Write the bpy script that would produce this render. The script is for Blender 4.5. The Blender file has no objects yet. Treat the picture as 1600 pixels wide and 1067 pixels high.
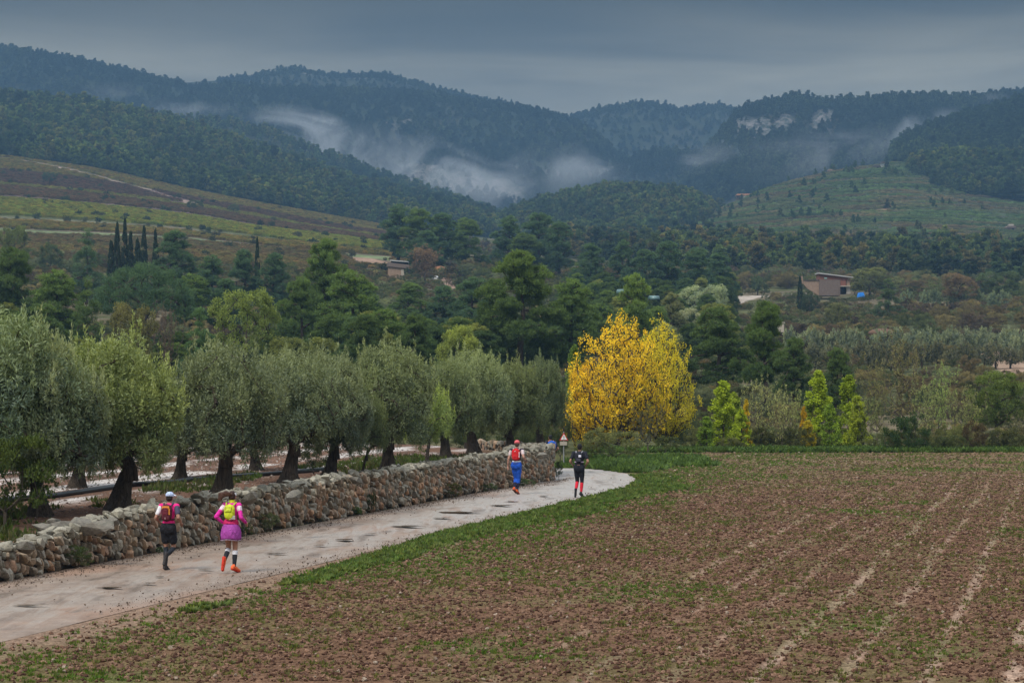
import bpy, bmesh, math, random
import numpy as np
from mathutils import Vector, Matrix, Euler

SC = bpy.context.scene
COL = SC.collection
R = math.radians
F = 3778.0      # focal length in the photograph's pixels (1600 wide, 85 mm)
CH = 3.9        # camera height
HY = 590.0      # height of the horizon in the photograph

# ------------------------------------------------------------------ camera
cam_d = bpy.data.cameras.new('camera')
cam = bpy.data.objects.new('camera', cam_d)
COL.objects.link(cam)
cam.location = (0, 0, CH)
cam.rotation_euler = (R(90), 0, 0)
cam_d.sensor_width = 36
cam_d.lens = F / 1600 * 36
cam_d.shift_y = (HY - 533.5) / 1600
cam_d.clip_start = 0.5
cam_d.clip_end = 20000
SC.camera = cam

# ------------------------------------------------------------------ colour and cycles
SC.view_settings.view_transform = 'Standard'
SC.view_settings.look = 'None'
SC.view_settings.gamma = 1
SC.view_settings.use_curve_mapping = False
SC.view_settings.exposure = 1.0
cy = SC.cycles
cy.max_bounces = 5
cy.diffuse_bounces = 2
cy.glossy_bounces = 2
cy.transmission_bounces = 2
cy.transparent_max_bounces = 6
cy.volume_bounces = 1
cy.use_denoising = True
cy.denoiser = 'OPENIMAGEDENOISE'
cy.caustics_reflective = False
cy.caustics_refractive = False
cy.volume_max_steps = 64

# ------------------------------------------------------------------ node helper
class NT:
    def __init__(s, tree):
        s.t = tree; s.n = tree.nodes; s.l = tree.links
    def new(s, typ, **kw):
        n = s.n.new(typ)
        for k, v in kw.items(): setattr(n, k, v)
        return n
    def put(s, sock, v):
        if v is None: return
        if hasattr(v, 'links'): s.l.new(v, sock)
        elif isinstance(v, (tuple, list)) and len(v) == 3 and sock.type == 'RGBA': sock.default_value = (*v, 1)
        else: sock.default_value = v
    def math(s, op, a, b=None, c=None, clamp=False):
        n = s.new('ShaderNodeMath', operation=op, use_clamp=clamp)
        s.put(n.inputs[0], a); s.put(n.inputs[1], b); s.put(n.inputs[2], c)
        return n.outputs[0]
    def mix(s, f, a, b, mode='MIX'):
        n = s.new('ShaderNodeMix', data_type='RGBA', blend_type=mode)
        n.clamp_factor = True
        s.put(n.inputs[0], f); s.put(n.inputs[6], a); s.put(n.inputs[7], b)
        return n.outputs[2]
    def noise(s, scale, detail=4, rough=0.55, vec=None, dist=0.0):
        n = s.new('ShaderNodeTexNoise')
        s.put(n.inputs['Vector'], vec); s.put(n.inputs['Scale'], scale)
        s.put(n.inputs['Detail'], detail); s.put(n.inputs['Roughness'], rough); s.put(n.inputs['Distortion'], dist)
        return n.outputs[0]
    def ramp(s, f, a, b, clamp=True):            # linear step from a to b
        n = s.new('ShaderNodeMapRange', clamp=clamp)
        s.put(n.inputs[0], f); s.put(n.inputs[1], a); s.put(n.inputs[2], b)
        n.inputs[3].default_value = 0; n.inputs[4].default_value = 1
        return n.outputs[0]
    def attr(s, name, typ='GEOMETRY', out='Color'):
        n = s.new('ShaderNodeAttribute', attribute_name=name, attribute_type=typ)
        return n.outputs[out]
    def mapping(s, vec, scale=(1, 1, 1), rot=(0, 0, 0), loc=(0, 0, 0)):
        n = s.new('ShaderNodeMapping')
        s.l.new(vec, n.inputs[0]); n.inputs['Scale'].default_value = scale
        n.inputs['Rotation'].default_value = rot; n.inputs['Location'].default_value = loc
        return n.outputs[0]
    def bump(s, h, dist, strength=1.0):
        n = s.new('ShaderNodeBump'); s.put(n.inputs['Height'], h)
        n.inputs['Distance'].default_value = dist; n.inputs['Strength'].default_value = strength
        return n.outputs[0]

def material(name, fn):
    m = bpy.data.materials.new(name); m.use_nodes = True
    t = NT(m.node_tree); t.n.clear()
    out = t.new('ShaderNodeOutputMaterial')
    sh = fn(t)
    t.l.new(sh, out.inputs['Surface'])
    return m

def princ(t, col, rough=0.7, spec=0.4, normal=None, metal=0):
    b = t.new('ShaderNodeBsdfPrincipled')
    t.put(b.inputs['Base Color'], col); t.put(b.inputs['Roughness'], rough)
    t.put(b.inputs['Specular IOR Level'], spec); t.put(b.inputs['Metallic'], metal)
    if normal is not None: t.l.new(normal, b.inputs['Normal'])
    return b.outputs[0]

# ------------------------------------------------------------------ sky and sun
SUN_EL, SUN_AZ = R(52), R(-38)      # soft light from behind and left of the camera
world = bpy.data.worlds.new('World'); SC.world = world; world.use_nodes = True
wt = NT(world.node_tree); wt.n.clear()
wo = wt.new('ShaderNodeOutputWorld'); bg = wt.new('ShaderNodeBackground')
sky = wt.new('ShaderNodeTexSky', sky_type='NISHITA')
sky.sun_disc = False; sky.sun_elevation = SUN_EL; sky.sun_rotation = math.pi + SUN_AZ
tc = wt.new('ShaderNodeTexCoord')
sep = wt.new('ShaderNodeSeparateXYZ'); wt.l.new(tc.outputs['Generated'], sep.inputs[0])
el = sep.outputs[2]
# cloud deck: darker grey-blue belly low down, opening to the usual brighter zenith of an overcast sky
streak = wt.noise(1.0, 5, 0.55, wt.mapping(tc.outputs['Generated'], (4.0, 4.0, 34.0), (0.06, 0.05, 0)), 0.6)
big = wt.noise(1.0, 3, 0.5, wt.mapping(tc.outputs['Generated'], (5.0, 5.0, 9.0), (0, 0, 0.4), (3, 1, 2)))
low = wt.mix(wt.ramp(el, 0.085, 0.155), (0.262, 0.252, 0.210), (0.030, 0.027, 0.018))
t_dark = lambda c: wt.mix(1.0, c, (0.60, 0.63, 0.68), 'MULTIPLY')
low = wt.mix(wt.ramp(wt.math('ADD', wt.math('MULTIPLY', streak, 0.7), wt.math('MULTIPLY', big, 0.3)), 0.40, 0.62), t_dark(low),
             wt.mix(1.0, low, (1.50, 1.49, 1.44), 'MULTIPLY'))
high = wt.mix(wt.ramp(el, 0.155, 0.70), low, (0.66, 0.71, 0.78))
deck = wt.mix(1.0, high, (10, 10, 10), 'MULTIPLY')       # the background strength below is 0.1
tot = wt.mix(0.95, sky.outputs[0], deck)
wt.l.new(tot, bg.inputs[0]); bg.inputs[1].default_value = 0.1
wt.l.new(bg.outputs[0], wo.inputs[0])

sun_d = bpy.data.lights.new('sun', 'SUN'); sun = bpy.data.objects.new('sun', sun_d); COL.objects.link(sun)
sun_d.energy = 1.5; sun_d.angle = R(16); sun_d.color = (1.0, 0.95, 0.88)
sd = Vector((math.sin(SUN_AZ) * math.cos(SUN_EL), -math.cos(SUN_AZ) * math.cos(SUN_EL), math.sin(SUN_EL)))  # towards the sun
sun.rotation_euler = sd.to_track_quat('Z', 'Y').to_euler()
sun.location = (-60, -60, 120)

# ------------------------------------------------------------------ numeric helpers
def W(px, y, d):
    """the place that the photograph shows at (px, y) when it is d metres away"""
    return np.array(((px - 800) / F * d, d, CH + (HY - y) / F * d))

def _h(ix, iy, s):
    n = (ix.astype(np.int64) * 374761393 + iy.astype(np.int64) * 668265263 + s * 1442695041) & 0xFFFFFFFF
    n = ((n ^ (n >> 13)) * 1274126177) & 0xFFFFFFFF
    return ((n ^ (n >> 16)) & 0xFFFF) / 65535.0
def vnoise(x, y, s=0):
    x = np.asarray(x, float); y = np.asarray(y, float)
    ix, iy = np.floor(x), np.floor(y); fx, fy = x - ix, y - iy
    fx = fx * fx * (3 - 2 * fx); fy = fy * fy * (3 - 2 * fy)
    a, b = _h(ix, iy, s), _h(ix + 1, iy, s); c, d = _h(ix, iy + 1, s), _h(ix + 1, iy + 1, s)
    return a + (b - a) * fx + (c - a) * fy + (a - b - c + d) * fx * fy
def fbm(x, y, o=4, s=0):
    v = 0; a = 0.5; t = 0
    for i in range(o):
        v = v + a * vnoise(np.asarray(x) * 2 ** i + 17.3 * i, np.asarray(y) * 2 ** i - 9.1 * i, s + i); t += a; a *= 0.5
    return v / t          # 0..1
def sstep(a, b, x):
    t = np.clip((np.asarray(x, float) - a) / (b - a), 0, 1); return t * t * (3 - 2 * t)
def lerp(a, b, t): return a + (b - a) * t

def mesh_of(name, V, faces, mats, smooth=False, attrs=None, cols=None, mi=None):
    """faces: list of (n,k) index arrays"""
    V = np.asarray(V, np.float32).reshape(-1, 3)
    me = bpy.data.meshes.new(name)
    faces = [np.asarray(f, np.int32) for f in faces if len(f)]
    nf = sum(len(f) for f in faces); nl = sum(f.size for f in faces)
    me.vertices.add(len(V)); me.vertices.foreach_set('co', V.ravel())
    me.loops.add(nl); me.polygons.add(nf)
    if nl:
        me.loops.foreach_set('vertex_index', np.concatenate([f.ravel() for f in faces]))
        tot = np.concatenate([np.full(len(f), f.shape[1], np.int32) for f in faces])
        st = np.concatenate(([0], np.cumsum(tot)[:-1])).astype(np.int32)
        me.polygons.foreach_set('loop_start', st)
        me.polygons.foreach_set('use_smooth', np.full(nf, smooth))
        if mi is not None: me.polygons.foreach_set('material_index', np.asarray(mi, np.int32))
    me.update(calc_edges=True)
    for k, a in (attrs or {}).items():
        at = me.attributes.new(k, 'FLOAT', 'POINT'); at.data.foreach_set('value', np.asarray(a, np.float32))
    for k, a in (cols or {}).items():
        a = np.asarray(a, np.float32); a4 = np.ones((len(V), 4), np.float32); a4[:, :3] = a
        at = me.attributes.new(k, 'FLOAT_COLOR', 'POINT'); at.data.foreach_set('color', a4.ravel())
    for m in (mats if isinstance(mats, (list, tuple)) else [mats]): me.materials.append(m)
    return me

def add(name, me, parent=None, loc=(0, 0, 0), rot=(0, 0, 0), scale=(1, 1, 1), color=None,
        label=None, cat=None, group=None, kind=None):
    o = bpy.data.objects.new(name, me); COL.objects.link(o)
    if parent is not None: o.parent = parent
    o.location = loc; o.rotation_euler = rot; o.scale = scale
    if color is not None: o.color = (*color, 1)
    if label: o['label'] = label
    if cat: o['category'] = cat
    if group: o['group'] = group
    if kind: o['kind'] = kind
    return o

class Geo:
    """collects shapes into one mesh"""
    def __init__(s): s.V = []; s.Q = []; s.T = []; s.n = 0
    def quadstrip(s, rings, cap=True):
        k = len(rings[0]); b = s.n
        for r in rings: s.V.append(np.asarray(r, float))
        for i in range(len(rings) - 1):
            for j in range(k):
                a0 = b + i * k + j; a1 = b + i * k + (j + 1) % k
                s.Q.append((a0, a1, a1 + k, a0 + k))
        s.n += k * len(rings)
        if cap:
            for i, flip in ((0, True), (len(rings) - 1, False)):
                c = s.n; s.V.append(np.mean(rings[i], axis=0)[None]); s.n += 1
                for j in range(k):
                    a0 = b + i * k + j; a1 = b + i * k + (j + 1) % k
                    s.T.append((a1, a0, c) if flip else (a0, a1, c))
    def tube(s, pts, rads, k=6, cap=True):
        pts = [np.asarray(p, float) for p in pts]; rings = []
        for i, p in enumerate(pts):
            d = pts[min(i + 1, len(pts) - 1)] - pts[max(i - 1, 0)]
            d = d / (np.linalg.norm(d) + 1e-9)
            u = np.cross(d, (0.3, 1, 0.1)); u /= np.linalg.norm(u) + 1e-9; v = np.cross(d, u)
            a = np.arange(k) * 2 * math.pi / k
            r = rads[i] if hasattr(rads, '__len__') else rads
            rings.append(p + r * (np.cos(a)[:, None] * u + np.sin(a)[:, None] * v))
        s.quadstrip(rings, cap)
    def box(s, c, h, rz=0.0, bevel=0.0):
        c = np.asarray(c, float); h = np.asarray(h, float); ca, sa = math.cos(rz), math.sin(rz)
        def P(x, y, z): return c + np.array((x * ca - y * sa, x * sa + y * ca, z))
        b = min(bevel, *(h * 0.9)) if bevel else 0
        rings = []
        for z, i in ((-h[2], b), (-h[2] + b, 0), (h[2] - b, 0), (h[2], b)) if b else ((-h[2], 0), (h[2], 0)):
            x, y = h[0] - i, h[1] - i
            rings.append([P(-x, -y, z), P(x, -y, z), P(x, y, z), P(-x, y, z)])
        s.quadstrip(rings)
    def poly(s, pts):
        b = s.n; s.V.append(np.asarray(pts, float)); s.n += len(pts)
        for i in range(1, len(pts) - 1): s.T.append((b, b + i, b + i + 1))
    def sphere(s, c, r, rot=None, nu=12, nv=8):
        r = np.broadcast_to(np.asarray(r, float), 3); rings = []
        for i in range(1, nv):
            th = math.pi * i / nv; a = np.arange(nu) * 2 * math.pi / nu
            p = np.stack([np.sin(th) * np.cos(a), np.sin(th) * np.sin(a), np.full(nu, -np.cos(th))], 1) * r
            if rot is not None: p = p @ np.array(rot).T
            rings.append(p + np.asarray(c, float))
        s.quadstrip(rings)
    def capsule(s, p0, p1, r0, r1, k=12):
        p0 = np.asarray(p0, float); p1 = np.asarray(p1, float); d = p1 - p0; L = np.linalg.norm(d) + 1e-9; d = d / L
        pts = []; rads = []
        for a in (-80, -50, -20): pts.append(p0 + d * r0 * math.sin(R(a))); rads.append(r0 * math.cos(R(a)))
        for a in (20, 50, 80): pts.append(p1 + d * r1 * math.sin(R(a))); rads.append(r1 * math.cos(R(a)))
        s.tube(pts, rads, k)
    def mesh(s, name, mats, smooth=False, **kw):
        V = np.concatenate(s.V) if s.V else np.zeros((0, 3))
        f = []
        if s.Q: f.append(np.array(s.Q))
        if s.T: f.append(np.array(s.T))
        return mesh_of(name, V, f, mats, smooth, **kw)

# ------------------------------------------------------------------ materials
def foliage_mat(name, inst=False, trans=0.38, rough=0.6, spec=0.12):
    def fn(t):
        if inst: base = t.attr('icol', 'INSTANCER')
        else:
            oi = t.new('ShaderNodeObjectInfo'); base = oi.outputs['Color']
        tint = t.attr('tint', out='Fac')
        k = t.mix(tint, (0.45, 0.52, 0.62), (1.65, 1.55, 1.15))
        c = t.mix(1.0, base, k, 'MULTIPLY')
        p = princ(t, c, rough, spec)
        tr = t.new('ShaderNodeBsdfTranslucent'); t.put(tr.inputs[0], t.mix(1.0, c, (1.3, 1.25, 0.7), 'MULTIPLY'))
        m = t.new('ShaderNodeMixShader'); m.inputs[0].default_value = trans
        t.l.new(p, m.inputs[1]); t.l.new(tr.outputs[0], m.inputs[2])
        return m.outputs[0]
    return material(name, fn)
M = {}
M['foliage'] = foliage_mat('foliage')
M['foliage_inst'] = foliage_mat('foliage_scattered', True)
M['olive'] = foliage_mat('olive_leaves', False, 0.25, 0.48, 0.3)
def _bark(t, c0, c1, inst=False):
    co = t.new('ShaderNodeTexCoord')
    v = t.mapping(co.outputs['Object'], (9, 9, 1.8))
    n = t.noise(1.6, 6, 0.65, v, 1.0)
    c = t.mix(t.ramp(n, 0.35, 0.65), c0, c1)
    return princ(t, c, 0.9, 0.2, t.bump(n, 0.12))
M['bark'] = material('bark', lambda t: _bark(t, (0.030, 0.023, 0.018), (0.135, 0.105, 0.078)))
M['pine_bark'] = material('pine_bark', lambda t: _bark(t, (0.025, 0.018, 0.014), (0.10, 0.075, 0.058)))
M['twig'] = material('grey_twig', lambda t: _bark(t, (0.07, 0.055, 0.042), (0.16, 0.13, 0.10)))
def _stone(t, inst):
    if inst == 'obj': base = t.new('ShaderNodeObjectInfo').outputs['Color']
    elif inst == 'geo': base = t.attr('col')
    else: base = t.attr('icol', 'INSTANCER')
    co = t.new('ShaderNodeTexCoord')
    n = t.noise(9.0, 6, 0.65, co.outputs['Object'])
    n2 = t.noise(3.0, 3, 0.6, co.outputs['Object'])
    c = t.mix(t.ramp(n, 0.3, 0.7), t.mix(1.0, base, (0.6, 0.6, 0.6), 'MULTIPLY'), t.mix(1.0, base, (1.3, 1.28, 1.22), 'MULTIPLY'))
    c = t.mix(t.math('MULTIPLY', t.ramp(n2, 0.52, 0.66), 0.5), c, (0.12, 0.125, 0.09))
    return princ(t, c, 0.75, 0.3, t.bump(n, 0.02))
M['stone'] = material('field_stone', lambda t: _stone(t, 'obj'))
M['stone_geo'] = material('field_stone_far', lambda t: _stone(t, 'geo'))
M['stone_inst'] = material('field_stone_scattered', lambda t: _stone(t, 'inst'))
def flat(name, col, rough=0.7, spec=0.3, nz=0.15, scale=30, metal=0):
    def fn(t):
        co = t.new('ShaderNodeTexCoord'); n = t.noise(scale, 3, 0.6, co.outputs['Object'])
        c = t.mix(n, tuple(x * (1 - nz) for x in col), tuple(min(1, x * (1 + nz)) for x in col))
        return princ(t, c, rough, spec, t.bump(n, 0.004), metal)
    return material(name, fn)

# ------------------------------------------------------------------ terrain sheets
class Sheet:
    """a hill side: for stations across the view, how high it stands at each distance"""
    def __init__(s, name, P, D, Y, npx=220, nd=110, noise=2.0, nscale=60, smooth=40, seed=1, pr=(-500, 2100), fine=0.0):
        s.name = name
        s.px = np.linspace(pr[0], pr[1], npx)
        s.d = np.exp(np.linspace(math.log(D[0]), math.log(D[-1]), nd))
        Yd = np.array([np.interp(np.log(s.d), np.log(D), y) for y in Y])     # stations x nd
        G = np.array([np.interp(s.px, P, Yd[:, j]) for j in range(nd)]).T    # npx x nd
        step = s.px[1] - s.px[0]; k = max(1, int(smooth / step))
        if k > 1:
            w = np.hanning(2 * k + 1); w /= w.sum()
            Gp = np.pad(G, ((k, k), (0, 0)), 'edge')
            G = np.array([np.convolve(Gp[:, j], w, 'valid') for j in range(nd)]).T
        Gp = np.pad(G, ((0, 0), (2, 2)), 'edge'); G = sum(Gp[:, i:i + nd] for i in range(5)) / 5
        s.X = (s.px[:, None] - 800) / F * s.d[None, :]
        s.Yw = np.broadcast_to(s.d[None, :], s.X.shape)
        s.Yi = G
        Z = CH + (HY - G) / F * s.d[None, :]
        n = fbm(s.X / nscale, s.Yw / nscale, 5, seed) - 0.5
        env = np.clip((s.d[None, :] - D[0]) / (0.12 * D[0] + 1), 0, 1)
        s.Z = Z + n * 2 * noise * env
        if fine: s.Z = s.Z + (fbm(s.X / 6, s.Yw / 6, 3, seed + 9) - 0.5) * fine * env
    def at(s, px, d):
        px = np.asarray(px, float); d = np.asarray(d, float)
        i = np.clip((px - s.px[0]) / (s.px[1] - s.px[0]), 0, len(s.px) - 1.001)
        j = np.clip((np.log(d) - math.log(s.d[0])) / (math.log(s.d[-1]) - math.log(s.d[0])) * (len(s.d) - 1), 0, len(s.d) - 1.001)
        i0 = i.astype(int); j0 = j.astype(int); a = i - i0; b = j - j0
        Z = s.Z
        return Z[i0, j0] * (1 - a) * (1 - b) + Z[i0 + 1, j0] * a * (1 - b) + Z[i0, j0 + 1] * (1 - a) * b + Z[i0 + 1, j0 + 1] * a * b
    def build(s, mat, col=None, objname=None):
        n, m = s.X.shape
        V = np.stack([s.X, s.Yw, s.Z], -1).reshape(-1, 3)
        i, j = np.meshgrid(np.arange(n - 1), np.arange(m - 1), indexing='ij'); a = (i * m + j).ravel()
        Fc = np.stack([a, a + m, a + m + 1, a + 1], 1)
        me = mesh_of(s.name, V, [Fc], mat, True, cols={'col': col.reshape(-1, 3)} if col is not None else None)
        return add(objname or s.name, me, kind='structure')

def mat_land(name, scale=0.08, bumpd=0.6, amt=0.5):
    def fn(t):
        base = t.attr('col')
        g = t.new('ShaderNodeNewGeometry')
        n = t.noise(scale, 6, 0.62, g.outputs['Position'])
        n2 = t.noise(scale * 9, 4, 0.6, g.outputs['Position'])
        m = t.math('ADD', t.math('MULTIPLY', n, 0.55), t.math('MULTIPLY', n2, 0.45))
        c = t.mix(t.ramp(m, 0.32, 0.68), t.mix(1.0, base, (1 - amt,) * 3, 'MULTIPLY'), t.mix(1.0, base, (1 + amt,) * 3, 'MULTIPLY'))
        return princ(t, c, 1.0, 0.0, t.bump(n2, bumpd))
    return material(name, fn)
M['land'] = mat_land('hill_ground')
def _rock(t):
    base = t.attr('col'); g = t.new('ShaderNodeNewGeometry'); P = g.outputs['Position']
    n = t.noise(1.0, 6, 0.7, t.mapping(P, (0.09, 0.05, 0.03)), 0.5); n2 = t.noise(1.0, 5, 0.7, t.mapping(P, (0.25, 0.12, 0.2)))
    m = t.math('ADD', t.math('MULTIPLY', n, 0.5), t.math('MULTIPLY', n2, 0.5))
    c = t.mix(t.ramp(m, 0.43, 0.60), (0.022, 0.032, 0.018), t.mix(1.0, base, (1.2, 1.2, 1.2), 'MULTIPLY'))
    return princ(t, c, 0.9, 0.1, t.bump(n2, 3.0))
M['rock'] = material('rocky_hill_ground', _rock)

# the valley: from the field's edge to the vineyards and terraces
VD = [104, 112, 128, 160, 200, 260, 330, 450, 570, 700, 900, 1150, 1400, 1620, 1850]
VP = [-400, 0, 150, 300, 590, 800, 1000, 1100, 1200, 1300, 1400, 1500, 1600, 2000]
VY = [
 [712, 703, 692, 660, 620, 575, 530, 465, 415, 385, 335, 283, 235, 270, 320],
 [712, 703, 692, 660, 620, 575, 530, 465, 415, 385, 337, 287, 243, 275, 320],
 [712, 703, 692, 660, 620, 575, 530, 468, 420, 388, 345, 302, 263, 300, 340],
 [712, 703, 692, 660, 620, 575, 530, 472, 425, 393, 358, 322, 297, 330, 360],
 [712, 703, 692, 660, 625, 580, 540, 487, 443, 413, 386, 365, 352, 370, 390],
 [716, 710, 700, 668, 630, 585, 545, 492, 452, 425, 402, 385, 375, 385, 400],
 [732, 726, 712, 676, 645, 602, 560, 508, 464, 435, 410, 390, 370, 360, 380],
 [736, 728, 712, 680, 650, 605, 560, 508, 466, 438, 410, 385, 350, 338, 370],
 [736, 728, 713, 684, 652, 605, 560, 508, 466, 442, 410, 375, 325, 290, 330],
 [737, 729, 714, 686, 652, 605, 560, 507, 464, 442, 410, 368, 308, 265, 310],
 [738, 730, 715, 688, 654, 606, 560, 508, 466, 444, 410, 366, 302, 250, 300],
 [740, 732, 717, 690, 656, 606, 560, 508, 468, 446, 412, 368, 310, 262, 300],
 [742, 734, 719, 692, 658, 606, 560, 508, 470, 448, 414, 374, 325, 290, 320],
 [742, 734, 719, 692, 658, 606, 560, 508, 470, 448, 414, 374, 325, 290, 320],
]
valley = Sheet('valley_ground', VP, VD, VY, npx=420, nd=420, noise=0.7, nscale=50, smooth=45, seed=3)
# terraces on the right-hand slope: level treads and short steep risers
tm = sstep(1060, 1180, valley.px)[:, None] * sstep(900, 1050, valley.d)[None, :]
st = 2.3; q = valley.Z / st; fr = q - np.floor(q)
valley.Z = lerp(valley.Z, (np.floor(q) + sstep(0.55, 0.98, fr)) * st, tm * 0.85)
fx = sstep(-4, 0, valley.X) * (1 - sstep(131.5, 134, valley.Yw))      # stays under the field and the verge
valley.Z = np.where(fx > 0, np.minimum(valley.Z, lerp(valley.Z, -0.10 - 0.75 * sstep(103, 116, valley.Yw) * (1 - sstep(1.5, 4.5, valley.X)), fx)), valley.Z)
# land cover colours
PX = np.broadcast_to(valley.px[:, None], valley.X.shape); DD = valley.Yw
crest = np.interp(valley.px, [-400, 0, 150, 300, 590, 800], [1500, 1400, 1400, 1400, 1300, 1150])[:, None]
U = (DD - 560) / (crest - 560)           # 0 low edge .. 1 top of the vineyard slope
wob = (fbm(valley.X / 70, valley.Yw / 40, 3, 21) - 0.5) * 0.05
BANDS = [  # u0, u1, ground colour, vine colour or None
 (-1.0, 0.06, (0.075, 0.075, 0.035), None),
 (0.06, 0.16, (0.100, 0.078, 0.055), (0.085, 0.074, 0.034)),
 (0.16, 0.24, (0.090, 0.072, 0.050), (0.075, 0.066, 0.036)),
 (0.24, 0.30, (0.100, 0.118, 0.060), None),
 (0.30, 0.36, (0.110, 0.085, 0.055), (0.100, 0.090, 0.030)),
 (0.36, 0.40, (0.095, 0.090, 0.055), None),
 (0.41, 0.55, (0.080, 0.085, 0.035), (0.105, 0.120, 0.026)),
 (0.55, 0.58, (0.060, 0.050, 0.040), None),
 (0.58, 0.68, (0.090, 0.062, 0.048), (0.070, 0.050, 0.032)),
 (0.68, 0.72, (0.075, 0.080, 0.040), (0.090, 0.095, 0.030)),
 (0.72, 0.84, (0.085, 0.055, 0.048), (0.058, 0.040, 0.032)),
 (0.84, 0.86, (0.170, 0.130, 0.100), None),
 (0.86, 1.20, (0.080, 0.075, 0.035), (0.095, 0.085, 0.026)),
]
speck = fbm(valley.X / 5, valley.Yw / 2.5, 3, 55)
colr = np.zeros(valley.X.shape + (3,)); colr[:] = (0.085, 0.088, 0.042)
n1 = fbm(valley.X / 30, valley.Yw / 30, 4, 5); n2 = fbm(valley.X / 9, valley.Yw / 9, 3, 8)
colr = lerp(colr, np.array((0.14, 0.11, 0.075)), sstep(0.5, 0.65, n1)[..., None] * 0.8)
for u0, u1, gc, vc in BANDS:
    m = ((U + wob >= u0) & (U + wob < u1) & (PX < 640) & (DD > 560))
    colr[m] = np.array(gc) * 1.5
m = (PX > 1060) & (DD > 980)              # terraces
tc0 = lerp(np.array((0.055, 0.090, 0.034)), np.array((0.080, 0.075, 0.045)), sstep(0.42, 0.66, n1)[..., None])
tc0 = lerp(tc0 * 0.72, np.array((0.07, 0.08, 0.045)), (sstep(0.5, 0.7, fr) * 0.8)[..., None])
colr[m] = tc0[m]
m = (DD < 130)                             # long grass along the field's far edge
colr[m] = (0.055, 0.075, 0.025)
colr *= (0.6 + 0.8 * speck)[..., None]
m = (U + wob > 0.5) & (PX < 640) & (DD > 560); colr[m] = lerp(colr, np.array((0.16, 0.115, 0.085)), (sstep(0.56, 0.66, n2) * 0.6)[..., None])[m]
def paint_path(pts, w, c):
    """a bare track across the valley sheet; pts are (px, d)"""
    for (p0, d0), (p1, d1) in zip(pts[:-1], pts[1:]):
        a = np.array(((p0 - 800) / F * d0, d0)); b = np.array(((p1 - 800) / F * d1, d1)); ab = b - a
        t = np.clip(((valley.X - a[0]) * ab[0] + (valley.Yw - a[1]) * ab[1]) / (ab @ ab), 0, 1)
        dist = np.hypot(valley.X - a[0] - t * ab[0], valley.Yw - a[1] - t * ab[1])
        colr[dist < w] = c
        PATHMASK[dist < w + 3.5] = True
PATHMASK = np.zeros(valley.X.shape, bool)
paint_path([(-50, 1390), (60, 1370), (110, 1340), (200, 1290), (250, 1240), (300, 1200), (292, 1170), (250, 1150)], 3.2, (0.30, 0.22, 0.17))
paint_path([(300, 1200), (380, 1180), (440, 1160)], 2.0, (0.24, 0.18, 0.14))
paint_path([(1140, 535), (1150, 560), (1172, 578), (1222, 590), (1245, 600)], 3.0, (0.34, 0.29, 0.24))
paint_path([(1620, 285), (1590, 300), (1570, 330), (1555, 352)], 2.4, (0.30, 0.21, 0.15))
paint_path([(540, 660), (600, 640), (690, 628)], 3.0, (0.26, 0.17, 0.12))
paint_path([(690, 640), (700, 600), (712, 560)], 1.6, (0.28, 0.19, 0.14))
paint_path([(560, 745), (590, 715), (590, 690)], 4.5, (0.30, 0.20, 0.14))
paint_path([(765, 735), (790, 720)], 5, (0.30, 0.20, 0.15))
paint_path([(895, 640), (915, 625)], 4, (0.28, 0.16, 0.10))
paint_path([(1385, 1330), (1380, 1280)], 3, (0.28, 0.16, 0.12))
paint_path([(1130, 1160), (1200, 1150)], 2, (0.12, 0.20, 0.07))
valley.build(M['land'], colr)

def hill(name, P, crestY, baseD, crestD, baseY, seed, noise=6, nscale=150, back=60, mid=None, npx=300, nd=60, col=(0.03, 0.045, 0.022), pr=(-500, 2100)):
    P = list(P); D = [baseD, (baseD + crestD) / 2, crestD * 0.97, crestD, crestD * 1.03, crestD * 1.2]
    Y = []
    for p, c in zip(P, crestY):
        b = baseY(p) if callable(baseY) else baseY
        b = max(b, c + 4)
        m = b + (c - b) * (mid if mid else 0.55)
        Y.append([b, m, c + 3, c, c + 1.5, c + back])
    s = Sheet(name, P, D, Y, npx=npx, nd=nd, noise=noise, nscale=nscale, smooth=18, seed=seed, pr=pr)
    return s
def hill_build(s, c0, c1, k=0.08):
    n = fbm(s.X / 60, s.Yw / 60, 4, 33)
    c = lerp(np.array(c0), np.array(c1), sstep(0.4, 0.65, n)[..., None])
    s.build(M['land'], c)
    return c
left_wood = hill('wooded_hill', [-500, 0, 150, 230, 300, 400, 500, 590, 650, 720, 780, 840, 900, 2100],
    [95, 160, 176, 194, 214, 244, 272, 300, 312, 326, 346, 378, 420, 500], 1330, 1850,
    lambda p: float(np.interp(p, [-500, 0, 150, 300, 590, 780, 900], [262, 262, 281, 312, 364, 388, 435])), 11, 4, 120)
hill_build(left_wood, (0.03, 0.045, 0.02), (0.045, 0.05, 0.028))
spur = hill('misty_spur', [-500, 100, 200, 250, 350, 430, 480, 560, 620, 700, 800, 860, 2100],
    [150, 168, 182, 190, 202, 218, 238, 262, 285, 310, 345, 400, 480], 1950, 2300, 400, 12, 5, 120)
hill_build(spur, (0.03, 0.045, 0.02), (0.045, 0.05, 0.028))
centre_wood = hill('low_wooded_hill', [-500, 700, 790, 830, 860, 900, 960, 1030, 1090, 1150, 1220, 1320, 1420, 2100],
    [520, 400, 352, 336, 328, 314, 303, 306, 316, 345, 376, 398, 405, 415], 1250, 1660,
    lambda p: float(np.interp(p, [780, 1100, 1300, 1600], [400, 392, 398, 402])), 13, 6, 70)
hill_build(centre_wood, (0.03, 0.045, 0.02), (0.06, 0.055, 0.035))
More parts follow.
